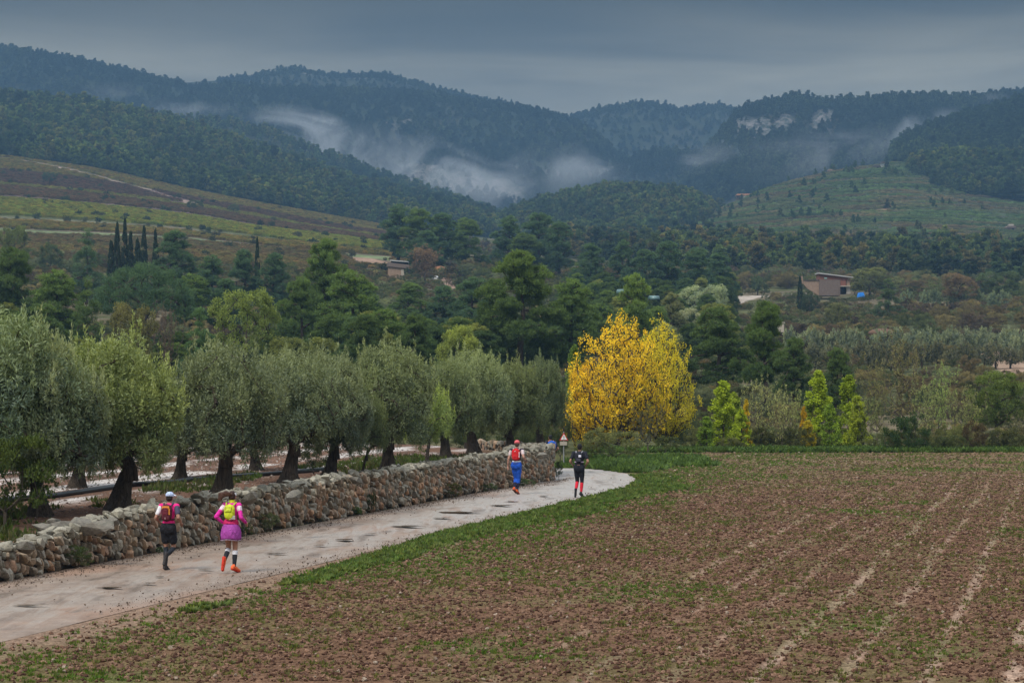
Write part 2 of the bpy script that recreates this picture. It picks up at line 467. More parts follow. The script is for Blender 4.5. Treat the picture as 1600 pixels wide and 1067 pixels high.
right_wood = hill('dark_wooded_hill', [-500, 1300, 1370, 1385, 1400, 1430, 1480, 1520, 1600, 1750, 2100],
    [420, 420, 330, 262, 232, 218, 200, 188, 165, 130, 60], 1560, 2000,
    lambda p: 302.0, 14, 4, 120)
hill_build(right_wood, (0.025, 0.04, 0.018), (0.04, 0.045, 0.025))
right_wood2 = hill('wooded_foot', [-500, 1330, 1385, 1420, 1480, 1600, 2100], [420, 420, 292, 262, 255, 258, 250], 1440, 1600, 306, 24, 2, 60)
hill_build(right_wood2, (0.025, 0.04, 0.018), (0.04, 0.045, 0.025))
cliff_hill = hill('cliff_hill', [-500, 960, 1040, 1090, 1125, 1145, 1165, 1200, 1240, 1290, 1340, 1430, 1500, 1600, 1800, 2100],
    [420, 400, 330, 262, 220, 192, 178, 170, 162, 172, 170, 160, 162, 152, 130, 110], 2050, 2480,
    lambda p: float(np.interp(p, [1000, 1200, 1400], [345, 320, 300])), 15, 9, 160, nd=90, mid=0.6)
front_far = hill('mountain', [-500, 0, 60, 120, 160, 200, 240, 300, 400, 530, 650, 780, 860, 900, 935, 965, 1010, 1060, 2100],
    [70, 84, 92, 100, 108, 118, 128, 142, 145, 151, 156, 174, 184, 194, 215, 240, 275, 330, 420], 2350, 2850, 395, 16, 14, 220, nd=90, mid=0.5)
back_far = hill('far_mountain', [-500, 200, 300, 380, 430, 465, 520, 570, 610, 680, 760, 840, 880, 900, 940, 1010, 1060, 1100, 1125, 1150, 1180, 1260, 2100],
    [160, 135, 132, 130, 121, 118, 127, 126, 130, 148, 168, 186, 194, 190, 178, 170, 180, 176, 172, 178, 190, 205, 205], 2950, 3250, 330, 17, 10, 220, nd=60, mid=0.55)
inner = hill('shadowed_ridge', [-500, 880, 950, 985, 1020, 1060, 1120, 1160, 1230, 2100], [420, 420, 275, 250, 240, 240, 250, 268, 300, 420], 2450, 2700, 370, 18, 8, 160)
for s in (back_far, inner): hill_build(s, (0.03, 0.04, 0.025), (0.045, 0.05, 0.035))
# pale rock faces: gullied and steep, left bare of trees
def rocky(s, boxes, seed, amp):
    n = fbm(s.X / 45, s.Z / 30, 4, seed)
    ridg = 1 - np.abs(fbm(s.X / 24, s.Z / 90, 3, seed + 4) * 2 - 1)
    Yi = HY - (s.Z - CH) / s.Yw * F
    mask = np.zeros(s.X.shape)
    for x0, x1, yl0, yl1, hh in boxes:
        cy = np.interp(s.px, [x0, x1], [yl0, yl1])[:, None]
        m = sstep(x0 - 12, x0 + 12, s.px)[:, None] * (1 - sstep(x1 - 12, x1 + 12, s.px))[:, None] * (1 - sstep(hh * 0.55, hh, np.abs(Yi - cy)))
        mask = np.maximum(mask, m)
    mask = mask * sstep(0.44, 0.53, n * 0.6 + 0.4 * fbm(s.X / 14, s.Z / 12, 3, seed + 2) + (mask - 0.6) * 0.25)
    c = lerp(np.array((0.03, 0.042, 0.024)), np.array((0.05, 0.05, 0.035)), sstep(0.4, 0.65, fbm(s.X / 60, s.Yw / 60, 4, 33))[..., None])
    rock = lerp(np.array((0.05, 0.048, 0.045)), np.array((0.19, 0.17, 0.16)), sstep(0.35, 0.75, ridg * 0.6 + n * 0.4)[..., None])
    s.Z = s.Z + mask * (ridg - 0.6) * amp
    s.rock = mask
    s.build(M['rock'], lerp(c, rock, mask[..., None]))
rocky(cliff_hill, [(1146, 1300, 200, 192, 22), (1150, 1210, 215, 208, 14), (1090, 1130, 238, 232, 8)], 41, 16)
rocky(front_far, [(628, 820, 276, 308, 26), (600, 650, 196, 198, 4), (800, 900, 262, 275, 5), (905, 1010, 275, 262, 9)], 43, 20)

# ground under and behind everything
g = Geo(); g.poly([(-2250, -95, -1.7), (2250, -95, -1.7), (2250, 700, -1.7), (-2250, 700, -1.7)])
me = g.mesh('ground', M['land'])
at = me.attributes.new('col', 'FLOAT_COLOR', 'POINT'); at.data.foreach_set('color', [0.07, 0.065, 0.035, 1] * len(me.vertices))
add('ground', me, kind='structure')

# ------------------------------------------------------------------ field, road, olive grove
SL = 0.235                     # the road, the wall and the drills run this way: x grows 0.235 m per metre
def SX(s, d): return s + SL * np.asarray(d)
def polar_grid(px0, px1, npx, d0, d1, nd):
    px = np.linspace(px0, px1, npx); d = np.exp(np.linspace(math.log(d0), math.log(d1), nd))
    X = (px[:, None] - 800) / F * d[None, :]; Y = np.broadcast_to(d[None, :], X.shape)
    i, j = np.meshgrid(np.arange(npx - 1), np.arange(nd - 1), indexing='ij'); a = (i * nd + j).ravel()
    return X, Y, np.stack([a, a + nd, a + nd + 1, a + 1], 1)
def track_mask(x, d):
    """strips pressed flat by the drill and tractor wheels, just over a metre apart"""
    s = x - SL * d + 0.25 * (vnoise(d / 9, x * 0 + 3, 5) - 0.5) + 0.0012 * (d - 45) ** 2 * 0.1
    ph = np.abs(((s + 0.35) / 1.12) % 1.0 - 0.5) * 1.12
    w = 0.12 + 0.09 * (fbm(x / 0.8, d / 1.1, 2, 6) - 0.5)
    line = 1 - sstep(w * 0.45, w * 1.35, ph)
    idx = np.floor((s + 0.35) / 1.12)
    stren = 0.25 + 0.75 * _h(idx, idx * 0 + 4, 3)
    return line * stren * sstep(-9.5, -6.5, s) * (1 - sstep(75, 110, d)) * sstep(0.24, 0.46, fbm(x / 1.4, d / 4, 3, 7) + 0.06)
def green_mask(x, d):
    s = x - SL * d
    n = fbm(x / 2.6, d / 5.0, 4, 12)
    near = 1 - sstep(-15.2, -10.0, s)
    g = sstep(0.42, 0.60, n * 0.75 + near * 0.32)
    far = sstep(84, 94, d) * sstep(0.42, 0.56, fbm(x / 9, d / 3.0, 3, 14)) * 0.8
    return np.clip(np.maximum(g * 0.95, far), 0, 1)
def field_h(x, d):
    return 0.05 * (fbm(x / 0.9, d / 0.9, 3, 31) - 0.5) + 0.035 * (fbm(x / 0.22, d / 0.22, 2, 32) - 0.5) - 0.03 * track_mask(x, d)
X, Y, Fc = polar_grid(-60, 2060, 690, 29.5, 131, 530)
Z = field_h(X, Y)
s_ = X - SL * Y
# the road bends left at the far end of the wall; the field and verge keep to its right side
RC = [(-40, SX(-18.25, -40)), (0, SX(-18.25, 0)), (30, SX(-18.25, 30)), (60, SX(-18.25, 60)), (78, SX(-18.1, 78)), (86, 2.05), (92, 2.75), (97, 2.65), (101, 1.85), (105, 0.2), (108.5, -3.0), (111, -8), (113, -16)]
RP = np.array([(x, d) for d, x in RC])
def smooth_path(P, n=220):
    t = np.concatenate(([0], np.cumsum(np.hypot(*np.diff(P, axis=0).T)))); tt = np.linspace(0, t[-1], n)
    a = np.stack([np.interp(tt, t, P[:, 0]), np.interp(tt, t, P[:, 1])], 1)
    for _ in range(6): a[1:-1] = (a[:-2] + 2 * a[1:-1] + a[2:]) / 4
    return a
RS = smooth_path(RP, 400)
def road_dist(x, d):
    x = np.asarray(x, float); d = np.asarray(d, float); sh = x.shape; p = np.stack([x.ravel(), d.ravel()], 1)
    out = np.empty(len(p)); A = RS[::3]
    for k in range(0, len(p), 20000):
        q = p[k:k + 20000]; dd = (q[:, None, 0] - A[None, :, 0]) ** 2 + (q[:, None, 1] - A[None, :, 1]) ** 2
        out[k:k + 20000] = np.sqrt(dd.min(1))
    return out.reshape(sh)
RDm = np.full(X.shape, 9.0); nearm = (s_ < -12) | (Y > 75); RDm[nearm] = road_dist(X[nearm], Y[nearm])
soil = lerp(np.array((0.105, 0.058, 0.037)), np.array((0.158, 0.096, 0.061)), fbm(X / 3, Y / 6, 4, 15)[..., None])
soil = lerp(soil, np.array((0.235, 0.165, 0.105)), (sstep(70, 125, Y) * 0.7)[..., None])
soil = lerp(soil, np.array((0.34, 0.245, 0.19)), track_mask(X, Y)[..., None])
gm = green_mask(X, Y)
soil = lerp(soil, np.array((0.105, 0.115, 0.042)), (gm * 0.5 + 0.40 * sstep(0.42, 0.6, fbm(X / 1.5, Y / 2.5, 3, 19)))[..., None])
soil = lerp(soil, np.array((0.085, 0.105, 0.040)), (sstep(104, 109, Y) * (1 - sstep(5.5, 7.5, X)) * 0.9)[..., None])
marg = (1 - sstep(2.5, 4.3, RDm + (fbm(X / 0.8, Y / 1.2, 3, 44) - 0.5) * 1.2))           # sandy shoulder of the road
soil = lerp(soil, np.array((0.215, 0.150, 0.110)), (marg * (1 - sstep(52, 62, Y)))[..., None])
Z = np.where(RDm < 1.95, -0.05, lerp(-0.004 + 0 * Z, Z, sstep(2.2, 3.2, RDm)))
# the ground falls away beyond the bend, where the runner and the sign stand
def dip(x, d): return -0.75 * sstep(103, 116, d) * (1 - sstep(1.5, 4.5, x))
Z = Z + dip(X, Y)
def _soil(t):
    base = t.attr('col'); g = t.new('ShaderNodeNewGeometry'); P = g.outputs['Position']
    n = t.noise(6.0, 6, 0.7, P); n2 = t.noise(26.0, 3, 0.6, P)
    m = t.math('ADD', t.math('MULTIPLY', n, 0.5), t.math('MULTIPLY', n2, 0.5))
    c = t.mix(t.ramp(m, 0.40, 0.60), t.mix(1.0, base, (0.40, 0.37, 0.35), 'MULTIPLY'), t.mix(1.0, base, (1.65, 1.60, 1.52), 'MULTIPLY'))
    return princ(t, c, 0.95, 0.04, t.bump(m, 0.06))
M['soil'] = material('ploughed_soil', _soil)
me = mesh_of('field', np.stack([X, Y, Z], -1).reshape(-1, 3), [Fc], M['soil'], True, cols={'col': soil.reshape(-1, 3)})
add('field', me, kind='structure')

# near ground outside the frame: in front of the field sheet, and either side of it
g = Geo(); g.poly([(-60, -60, -0.13), (90, -60, -0.13), (90, 131, -0.13), (9, 131, -0.13), (9, 90, -0.13), (-7, 30, -0.13), (-60, 30, -0.13)])
me = g.mesh('field_margin', M['soil']); at = me.attributes.new('col', 'FLOAT_COLOR', 'POINT')
at.data.foreach_set('color', [0.13, 0.08, 0.053, 1] * len(me.vertices)); add('field_margin', me, kind='structure')

# the dirt road
def _road(t):
    g = t.new('ShaderNodeNewGeometry'); P = g.outputs['Position']
    across = t.attr('across', out='Fac'); across = t.math('ADD', across, t.math('MULTIPLY', t.math('SUBTRACT', t.noise(0.45, 4, 0.6, P), 0.5), 1.6))
    st = t.noise(1.0, 5, 0.65, t.mapping(P, (2.6, 0.32, 1), (0, 0, R(13.2))), 0.6)
    sy = t.new('ShaderNodeSeparateXYZ'); t.l.new(P, sy.inputs[0]); far = t.ramp(sy.outputs[1], 48, 82)
    wet_sheen = t.math('MULTIPLY', t.math('SUBTRACT', 1.0, t.ramp(t.math('ABSOLUTE', t.math('SUBTRACT', across, 0.2)), t.math('MULTIPLY', far, 0.5), t.math('ADD', 0.8, t.math('MULTIPLY', far, 0.5)))), t.ramp(st, t.math('SUBTRACT', 0.40, t.math('MULTIPLY', far, 0.16)), t.math('SUBTRACT', 0.62, t.math('MULTIPLY', far, 0.14))))
    sand = t.mix(t.ramp(t.noise(1.4, 5, 0.6, P), 0.35, 0.65), (0.165, 0.115, 0.082), (0.265, 0.200, 0.150))
    sand = t.mix(t.math('MULTIPLY', t.ramp(t.noise(0.35, 3, 0.5, t.mapping(P, (1, 0.5, 1), (0, 0, 0), (7, 2, 0))), 0.5, 0.62), 0.6), sand, (0.27, 0.150, 0.090))
    c = t.mix(wet_sheen, sand, t.mix(far, (0.325, 0.280, 0.235), (0.395, 0.362, 0.325)))  # pale sheen of wet ground painted into the colour, wider far off
    fine = t.noise(18.0, 4, 0.7, P)
    c = t.mix(t.ramp(fine, 0.3, 0.7), t.mix(1.0, c, (0.82, 0.8, 0.79), 'MULTIPLY'), t.mix(1.0, c, (1.12, 1.12, 1.12), 'MULTIPLY'))
    c = t.mix(t.math('MULTIPLY', t.ramp(t.noise(3.0, 4, 0.7, t.mapping(P, (1.5, 0.5, 1), (0, 0, R(13)), (3, 9, 0))), 0.60, 0.68), 0.7), c, (0.10, 0.07, 0.05))
    rut = t.math('MULTIPLY', t.math('SUBTRACT', 1.0, t.ramp(t.math('ABSOLUTE', t.math('SUBTRACT', t.math('ABSOLUTE', across), 0.45)), 0.05, 0.22)), t.ramp(t.noise(1.0, 5, 0.65, t.mapping(P, (1.8, 0.22, 1), (0, 0, R(13.2)), (5, 1, 0))), 0.47, 0.60))
    c = t.mix(t.math('MULTIPLY', rut, 0.62), c, (0.12, 0.083, 0.058))
    wet_sheen = t.math('MAXIMUM', wet_sheen, rut)
    rough = t.math('SUBTRACT', 0.72, t.math('MULTIPLY', wet_sheen, 0.38))
    return princ(t, c, rough, 0.5, t.bump(t.math('ADD', t.math('MULTIPLY', fine, 0.4), t.noise(4.0, 4, 0.6, P)), 0.03))
M['road'] = material('dirt_road', _road)
V = []; acr = []
nc = 26
for i, (x, d) in enumerate(RS):
    a = RS[max(i - 1, 0)]; b = RS[min(i + 1, len(RS) - 1)]; tg = (b - a) / np.linalg.norm(b - a); nr = np.array((tg[1], -tg[0]))
    for k in range(nc):
        u = -1 + 2 * k / (nc - 1); w = 2.25
        p = np.array((x, d)) + nr * u * w
        z = 0.004 + 0.036 * (1 - abs(u)) - 0.02 * math.exp(-((abs(u) - 0.42) / 0.13) ** 2) + 0.015 * (float(fbm(p[0] / 0.8, p[1] / 1.5, 2, 50)) - 0.5)
        V.append((p[0], p[1], z + float(dip(p[0], p[1])) + 0.0)); acr.append(u)
i, j = np.meshgrid(np.arange(len(RS) - 1), np.arange(nc - 1), indexing='ij'); a = (i * nc + j).ravel()
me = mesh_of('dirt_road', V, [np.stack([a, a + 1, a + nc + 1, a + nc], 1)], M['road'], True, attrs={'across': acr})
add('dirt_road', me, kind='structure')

# standing water in the ruts
M['puddle'] = material('puddle_water', lambda t: princ(t, (0.075, 0.050, 0.033), 0.06, 0.6, t.bump(t.noise(9.0, 2, 0.5, t.new('ShaderNodeNewGeometry').outputs['Position']), 0.004)))
rg = np.random.default_rng(5)
for px, y, w, h in [(712, 803, 62, 4), (690, 812, 26, 2.4), (636, 825, 48, 3.2), (538, 846, 30, 4), (782, 792, 34, 2.2), (800, 786, 22, 2.0),
                    (850, 777, 14, 2), (577, 837, 16, 1.6), (250, 905, 14, 2.4), (170, 922, 46, 3.4), (235, 915, 24, 2), (430, 868, 30, 2), (322, 893, 22, 2.2), (45, 950, 50, 4), (500, 855, 18, 2)]:
    d = F * CH / (y - HY); cx = (px - 800) / F * d; rx = w / 2 / F * d; ry = 0.62 * h / 2 * d * d / (F * CH)
    n = 40; a = np.arange(n) * 2 * math.pi / n; rr = 1 + 0.9 * (vnoise(np.cos(a) * 2.6 + px, np.sin(a) * 2.6 + y, 3) - 0.6)
    ux = cx + rx * rr * np.cos(a) + ry * rr * np.sin(a) * SL; uy = d + ry * rr * np.sin(a)
    pts = np.stack([ux, uy, np.full(n, 0.0)], 1)
    g = Geo(); g.poly([(p[0] - cx, p[1] - d, 0) for p in pts])
    add('puddle', g.mesh('puddle', M['puddle']), loc=(cx, d, 0.058), kind='structure')

# olive grove: a terrace behind the wall
def wall_s(d): return -20.55 + 0.35 * (fbm(np.asarray(d) / 14, 0 * np.asarray(d), 2, 77) - 0.5) + 0.55 * sstep(80, 92, d)
def wall_h(d): return np.interp(d, [20, 44, 47, 49.5, 53, 60, 75, 86, 92], [0.38, 0.43, 0.54, 0.72, 0.92, 1.0, 1.06, 1.14, 1.2])
def grove_z(x, d):
    e = (SX(wall_s(d), d) - x)
    return np.interp(d, [20, 44, 47, 50, 53, 60, 90], [0.30, 0.34, 0.44, 0.62, 0.82, 0.90, 1.0]) + 0.05 * (fbm(np.asarray(x) / 2, np.asarray(d) / 2, 3, 61) - 0.5) + 0.0 * e
ND = 260; NU = 150
dd = np.exp(np.linspace(math.log(24), math.log(122), ND)); uu = np.linspace(0, 1, NU) ** 1.4
Xg = np.zeros((NU, ND)); Yg = np.broadcast_to(dd[None, :], Xg.shape).copy()
right = SX(wall_s(dd), dd) - 0.18
right = np.where(dd > 91.5, np.interp(dd, [91.5, 100, 104, 108, 122], [SX(-19.9, 91.5) - 0.2, 1.0 - 3.4, -3.5, -8, -12]), right)
Xg[:] = right[None, :] - uu[:, None] * 42
Zg = grove_z(Xg, Yg)
i, j = np.meshgrid(np.arange(NU - 1), np.arange(ND - 1), indexing='ij'); a = (i * ND + j).ravel()
sg = Xg - SL * Yg
red = lerp(np.array((0.075, 0.050, 0.036)), np.array((0.20, 0.115, 0.082)), fbm(Xg / 1.8, Yg / 4, 4, 62)[..., None])
pale = sstep(-0.1, 0.35, np.sin((sg + 0.9 * fbm(Xg / 3, Yg / 9, 3, 64)) * 2 * math.pi / 3.1)) * sstep(0.36, 0.5, fbm(Xg / 1.2, Yg / 3.5, 4, 63)) * (1 - sstep(-25.2, -23.6, sg))
cg = lerp(red, np.array((0.50, 0.475, 0.46)), (pale * 0.92)[..., None])  # whitish streaks paint the wet sheen into the ground colour
cg = lerp(cg, np.array((0.055, 0.072, 0.025)), (sstep(0.5, 0.6, fbm(Xg / 2.2, Yg / 5, 3, 66)) * sstep(-24.5, -22.5, sg) * 0.8)[..., None])
me = mesh_of('olive_grove_ground', np.stack([Xg, Yg, Zg], -1).reshape(-1, 3), [np.stack([a, a + ND, a + ND + 1, a + 1], 1)], M['soil'], True, cols={'col': cg.reshape(-1, 3)})
add('olive_grove_ground', me, kind='structure')
# bank from the grove's back corner down to the road beyond the bend
g = Geo(); k = dd > 91.5; kk = np.where(k)[0][::4]
Vb = []; 
for q in kk: Vb += [(right[q], dd[q], float(Zg[0, q])), (right[q] + 0.5, dd[q], -0.9)]
n = len(kk); Fb = [(2 * i, 2 * i + 1, 2 * i + 3, 2 * i + 2) for i in range(n - 1)]
me = mesh_of('grove_bank', Vb, [np.array(Fb)], M['soil'], True, cols={'col': np.tile((0.12, 0.09, 0.06), (len(Vb), 1))})
add('grove_bank', me, kind='structure')

# ------------------------------------------------------------------ foliage and wood
def unit(v): return v / (np.linalg.norm(v, axis=-1, keepdims=True) + 1e-9)
def leaves(rg, C, Rr, n, L, Wd, up=0.3, outw=0.7, shell=0.55, tint=None, tj=0.25, droop=0.0, face=0.0):
    """diamond leaves spread through clumps: C centres (k,3), Rr radii (k,3), n leaves each"""
    k = len(C); idx = np.repeat(np.arange(k), n)
    dirs = unit(rg.normal(size=(k * n, 3)))
    r = rg.uniform(shell, 1.0, k * n)[:, None] ** 0.8
    P = C[idx] + dirs * r * Rr[idx]
    a = unit(dirs * outw + np.array((0, 0, up - droop)) + rg.normal(size=(k * n, 3)) * 0.45)
    b = rg.normal(size=(k * n, 3))
    if face: b = b * (1 - face) + np.cross(a, unit(dirs + np.array((0, 0, 0.6)))) * face * 2
    b = unit(b - (b * a).sum(1)[:, None] * a)
    l = L * rg.uniform(0.6, 1.3, (k * n, 1)); w = Wd * rg.uniform(0.7, 1.2, (k * n, 1))
    V = np.stack([P - a * l / 2, P + b * w / 2, P + a * l / 2, P - b * w / 2], 1).reshape(-1, 3)
    t = (np.full(k, 0.5) if tint is None else tint)[idx] + rg.normal(size=k * n) * tj * 0.5
    return V, np.repeat(np.clip(t, 0, 1), 4)
def leaf_mesh(name, parts, mat):
    V = np.concatenate([p[0] for p in parts]); T = np.concatenate([p[1] for p in parts])
    return mesh_of(name, V, [np.arange(len(V)).reshape(-1, 4)], mat, False, attrs={'tint': T})
def lobe_points(rg, lobes, n, zmin=-0.5, keep=0.8):
    """points on the outside of a union of lobes (cx,cy,cz,rx,ry,rz)"""
    Lb = np.array(lobes, float); vol = Lb[:, 3] * Lb[:, 4] + Lb[:, 4] * Lb[:, 5]; out = []
    while len(out) < n:
        i = rg.choice(len(Lb), p=vol / vol.sum()); d = unit(rg.normal(size=3))
        if d[2] < zmin: continue
        p = Lb[i, :3] + d * Lb[i, 3:] * rg.uniform(0.8, 1.0)
        q = (((p - Lb[:, :3]) / Lb[:, 3:]) ** 2).sum(1); q[i] = 9
        if q.min() < keep ** 2: continue
        out.append(p)
    return np.array(out)
def skeleton(rg, trunk, trad, tips, rtip=0.02, rise=0.5, jit=0.12, seg=0.8, k=5, power=0.45, flare=0.0):
    """trunk polyline, then every tip joined to the nearest lower wood; thickness follows what it carries"""
    N = [np.array(p, float) for p in trunk]; par = [-1] + list(range(len(trunk) - 1)); tr = len(trunk)
    tips = sorted(tips, key=lambda p: np.linalg.norm(p - N[tr - 1]))
    cnt = [0] * tr
    for p in tips:
        A = np.array(N); dv = p - A; dist = np.linalg.norm(dv, axis=1)
        cost = dist + rise * np.maximum(0, A[:, 2] - p[2] + 0.35 * dist) * 2 
        cost[:max(1, tr // 2)] += 1.0
        j = int(np.argmin(cost)); a = N[j]; L = dist[j]; m = max(1, int(L / seg)); prev = j
        for q in range(1, m + 1):
            t = q / m; pt = a + (p - a) * t
            if q < m: pt = pt + rg.normal(size=3) * jit * min(L, 2.0) * 0.5 + np.array((0, 0, 1)) * jit * L * 0.5 * math.sin(math.pi * t)
            N.append(pt); par.append(prev); cnt.append(0); prev = len(N) - 1
        while prev >= 0: cnt[prev] += 1; prev = par[prev]
    g = Geo()
    rr = [max(rtip, rtip * c ** power) for c in cnt]
    for i in range(tr): rr[i] = trad[i]
    g.tube([N[i] for i in range(tr)], trad, 12 if trad[0] > 0.15 else 7)
    for i in range(tr, len(N)):
        p = par[i]; r0 = min(rr[p], rr[i] * 1.35) if p >= tr else min(rr[p] * 0.75, rr[i] * 1.7)
        g.tube([N[p], N[i]], [r0, rr[i]], k, cap=False)
    return g
NRM = np.random.default_rng
PROTO = {}
def reg(kind, var, crown, wood, h, w): PROTO.setdefault(kind, []).append((crown, wood, h, w))

def gnarly_trunk(rg, h, r, lean, k=16):
    """old olive trunk: flared, fluted, leaning, sometimes hollow-looking"""
    g = Geo(); rings = []; ph = rg.uniform(0, 6, 4)
    for i in range(9):
        t = i / 8; z = h * t - 0.15
        c = np.array((lean[0] * t ** 1.4, lean[1] * t ** 1.4, z))
        rad = r * (0.95 + 0.85 * (1 - t) ** 3.5 - 0.15 * math.sin(math.pi * t) - 0.42 * t ** 3); a = np.arange(k) * 2 * math.pi / k
        fl = 1 + 0.16 * np.sin(3 * a + ph[0] + t * 1.5) + 0.10 * np.sin(5 * a + ph[1] - t * 2) + 0.25 * (1 - t) ** 3 * np.sin(4 * a + ph[2])
        rings.append(np.stack([c[0] + rad * fl * np.cos(a), c[1] + rad * fl * np.sin(a), np.full(k, z)], 1))
    g.quadstrip(rings); return g, np.array((lean[0], lean[1], h - 0.2))
def olive(seed, dens=210, ncl=190, L=0.135, Wd=0.036, slim=False):
    rg = NRM(seed); h = rg.uniform(1.15, 1.4); lean = rg.uniform(-0.4, 0.4, 2)
    g, top = gnarly_trunk(rg, h, 0.15 if slim else 0.36, lean)
    lobes = []
    for i in range(6):
        a = i * 2.4 + rg.uniform(-0.4, 0.4); q = rg.uniform(0.9, 1.5)
        lobes.append((q * math.cos(a), q * math.sin(a), rg.uniform(2.0, 3.0), rg.uniform(1.0, 1.4), rg.uniform(1.0, 1.4), rg.uniform(0.95, 1.3)))
    lobes.append((0, 0, 3.35, 1.4, 1.4, 1.0)); lobes.append((rg.uniform(-.5, .5), 0, 2.5, 1.7, 1.7, 1.3))
    C = lobe_points(rg, lobes, ncl, zmin=-0.75, keep=0.78)
    low = C[:, 2] < 1.2; C[low, 2] = rg.uniform(1.15, 1.9, low.sum())
    tint = np.clip(0.40 + 0.20 * (C[:, 2] - 2.8) + rg.normal(size=ncl) * 0.14, 0.05, 1)  # lit crown top painted into the tint, lower clumps darker
    rad = np.stack([rg.uniform(0.3, 0.52, ncl), rg.uniform(0.3, 0.52, ncl), rg.uniform(0.28, 0.5, ncl)], 1)
    parts = [leaves(rg, C, rad, dens, L, Wd, up=0.18, outw=0.8, tint=tint)]
    S = C[C[:, 2] > 2.6]; S = S[rg.choice(len(S), min(42, len(S)), replace=False)]      # upright shoots
    S = S + unit(S - np.array((0, 0, 2.3))) * 0.42 + np.array((0, 0, 0.15))
    parts.append(leaves(rg, S, np.tile((0.09, 0.09, 0.34), (len(S), 1)), 30, L, Wd, up=0.9, outw=0.3, tint=np.full(len(S), 0.72), shell=0.1))
    B = C[C[:, 2] < 2.2]; B = B + np.array((0, 0, -0.35))                                # hanging sprays
    if len(B): parts.append(leaves(rg, B, np.tile((0.22, 0.22, 0.34), (len(B), 1)), 60, L, Wd, up=-0.4, outw=0.3, tint=np.full(len(B), 0.4), shell=0.1))
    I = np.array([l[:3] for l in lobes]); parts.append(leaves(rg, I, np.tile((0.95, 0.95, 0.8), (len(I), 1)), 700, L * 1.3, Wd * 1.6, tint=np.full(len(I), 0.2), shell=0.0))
    trunkpts = [top - (0, 0, 0.3), top, top + (0.1, 0, 0.3)]
    w = skeleton(rg, trunkpts, [0.3, 0.26, 0.16] if not slim else [0.13, 0.11, 0.08], C[::2], 0.018, seg=0.5, jit=0.2)
    g.V += w.V; g.Q += [tuple(np.array(f) + g.n) for f in w.Q]; g.T += [tuple(np.array(f) + g.n) for f in w.T]; g.n += w.n
    reg('olive_slim' if slim else 'olive', 0, leaf_mesh('olive_crown', parts, M['olive']), g.mesh('olive_trunk', M['bark'], True), 4.6, 5.4)
for s in (101, 102, 103, 104): olive(s)
olive(105, 150, 90, slim=True)

def tree_generic(kind, seed, lobes, ncl, crad, per, L, Wd, trunk, trad, zmin=-0.4, keep=0.8, up=0.3, outw=0.7, mat='foliage', wood='pine_bark',
                 h=10.0, w=6.0, tipevery=2, rtip=0.03, rise=0.5, jit=0.12, seg=1.0, tj=0.25, flat=0.7, tgrad=0.05, fill=0, zt=None, shell=0.3, extra=None):
    rg = NRM(seed); C = lobe_points(rg, lobes, ncl, zmin, keep)
    zc = np.mean(C[:, 2]) if zt is None else zt
    tint = np.clip(0.45 + tgrad * (C[:, 2] - zc) + rg.normal(size=ncl) * 0.13, 0.02, 1)  # upper clumps tinted lighter, as lit tops
    rr = rg.uniform(crad * 0.7, crad * 1.2, ncl); rad = np.stack([rr, rr, rr * flat], 1)
    parts = [leaves(rg, C, rad, per, L, Wd, up=up, outw=outw, tint=tint, tj=tj, shell=shell)]
    if fill:
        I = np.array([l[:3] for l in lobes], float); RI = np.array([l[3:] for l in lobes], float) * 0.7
        parts.append(leaves(rg, I, RI, fill, L * 1.4, Wd * 1.5, tint=np.full(len(I), 0.2), shell=0.0))  # inner leaves darker: shade inside the crown put into their tint
    if extra: parts += extra(rg, C)
    wd = skeleton(rg, trunk, trad, C[::tipevery], rtip, rise, jit, seg) if trunk else None
    reg(kind, 0, leaf_mesh(kind + '_crown', parts, M[mat]), wd.mesh(kind + '_trunk', M[wood], True) if wd else None, h, w)

def trunk_line(rg, h, lean=0.3, n=7): return [np.array((lean * (i / n) ** 1.3 + rg.normal() * 0.08, rg.normal() * 0.08, h * i / n - (0.3 if i == 0 else 0))) for i in range(n + 1)]
# Aleppo pines: uneven tiers on visible limbs, nominal 12 m tall, about 7 m wide
for s in range(5):
    rg = NRM(200 + s); lobes = []
    for i in range(12):
        t = i / 11; z = 2.9 + 7.7 * t; q = (2.5 * (1 - t) ** 0.7 + 0.25) * rg.uniform(0.5, 1.15); a = i * 2.4 + rg.uniform(-.5, .5)
        r = rg.uniform(1.3, 1.95) * (1 - 0.3 * t); lobes.append((q * math.cos(a), q * math.sin(a), z, r, r, r * 0.8))
    tl = trunk_line(rg, 10.6, rg.uniform(-0.8, 0.8))
    tree_generic('pine', 210 + s, lobes, 330, 0.46, 80, 0.34, 0.062, tl, [0.30, 0.26, 0.23, 0.20, 0.16, 0.12, 0.08, 0.04], zmin=-0.35, keep=0.85, up=0.75, outw=0.5, h=11.9, w=7.0, tipevery=2, rtip=0.03, tgrad=0.06, flat=0.7, fill=200, shell=0.1)
# spreading old pines with wide flat tiers
for s in range(2):
    rg = NRM(230 + s); lobes = []
    for i in range(17):
        t = i / 16; z = 3.8 + 7.6 * t; q = (4.6 * (1 - t) ** 0.8 + 0.3) * rg.uniform(0.35, 1.1); a = i * 2.4 + rg.uniform(-.6, .6)
        r = rg.uniform(1.3, 2.0) * (1 - 0.25 * t); lobes.append((q * math.cos(a), q * math.sin(a) * 0.8, z, r, r, r * 0.6))
    tl = trunk_line(rg, 11, 0.5, 8)
    tree_generic('spreading_pine', 240 + s, lobes, 520, 0.48, 85, 0.34, 0.062, tl, [0.42, 0.36, 0.32, 0.28, 0.23, 0.18, 0.12, 0.08, 0.05], zmin=-0.2, keep=0.85, up=0.75, outw=0.5, h=12.6, w=11.5, tipevery=3, rtip=0.035, tgrad=0.06, flat=0.65, fill=220, shell=0.1)
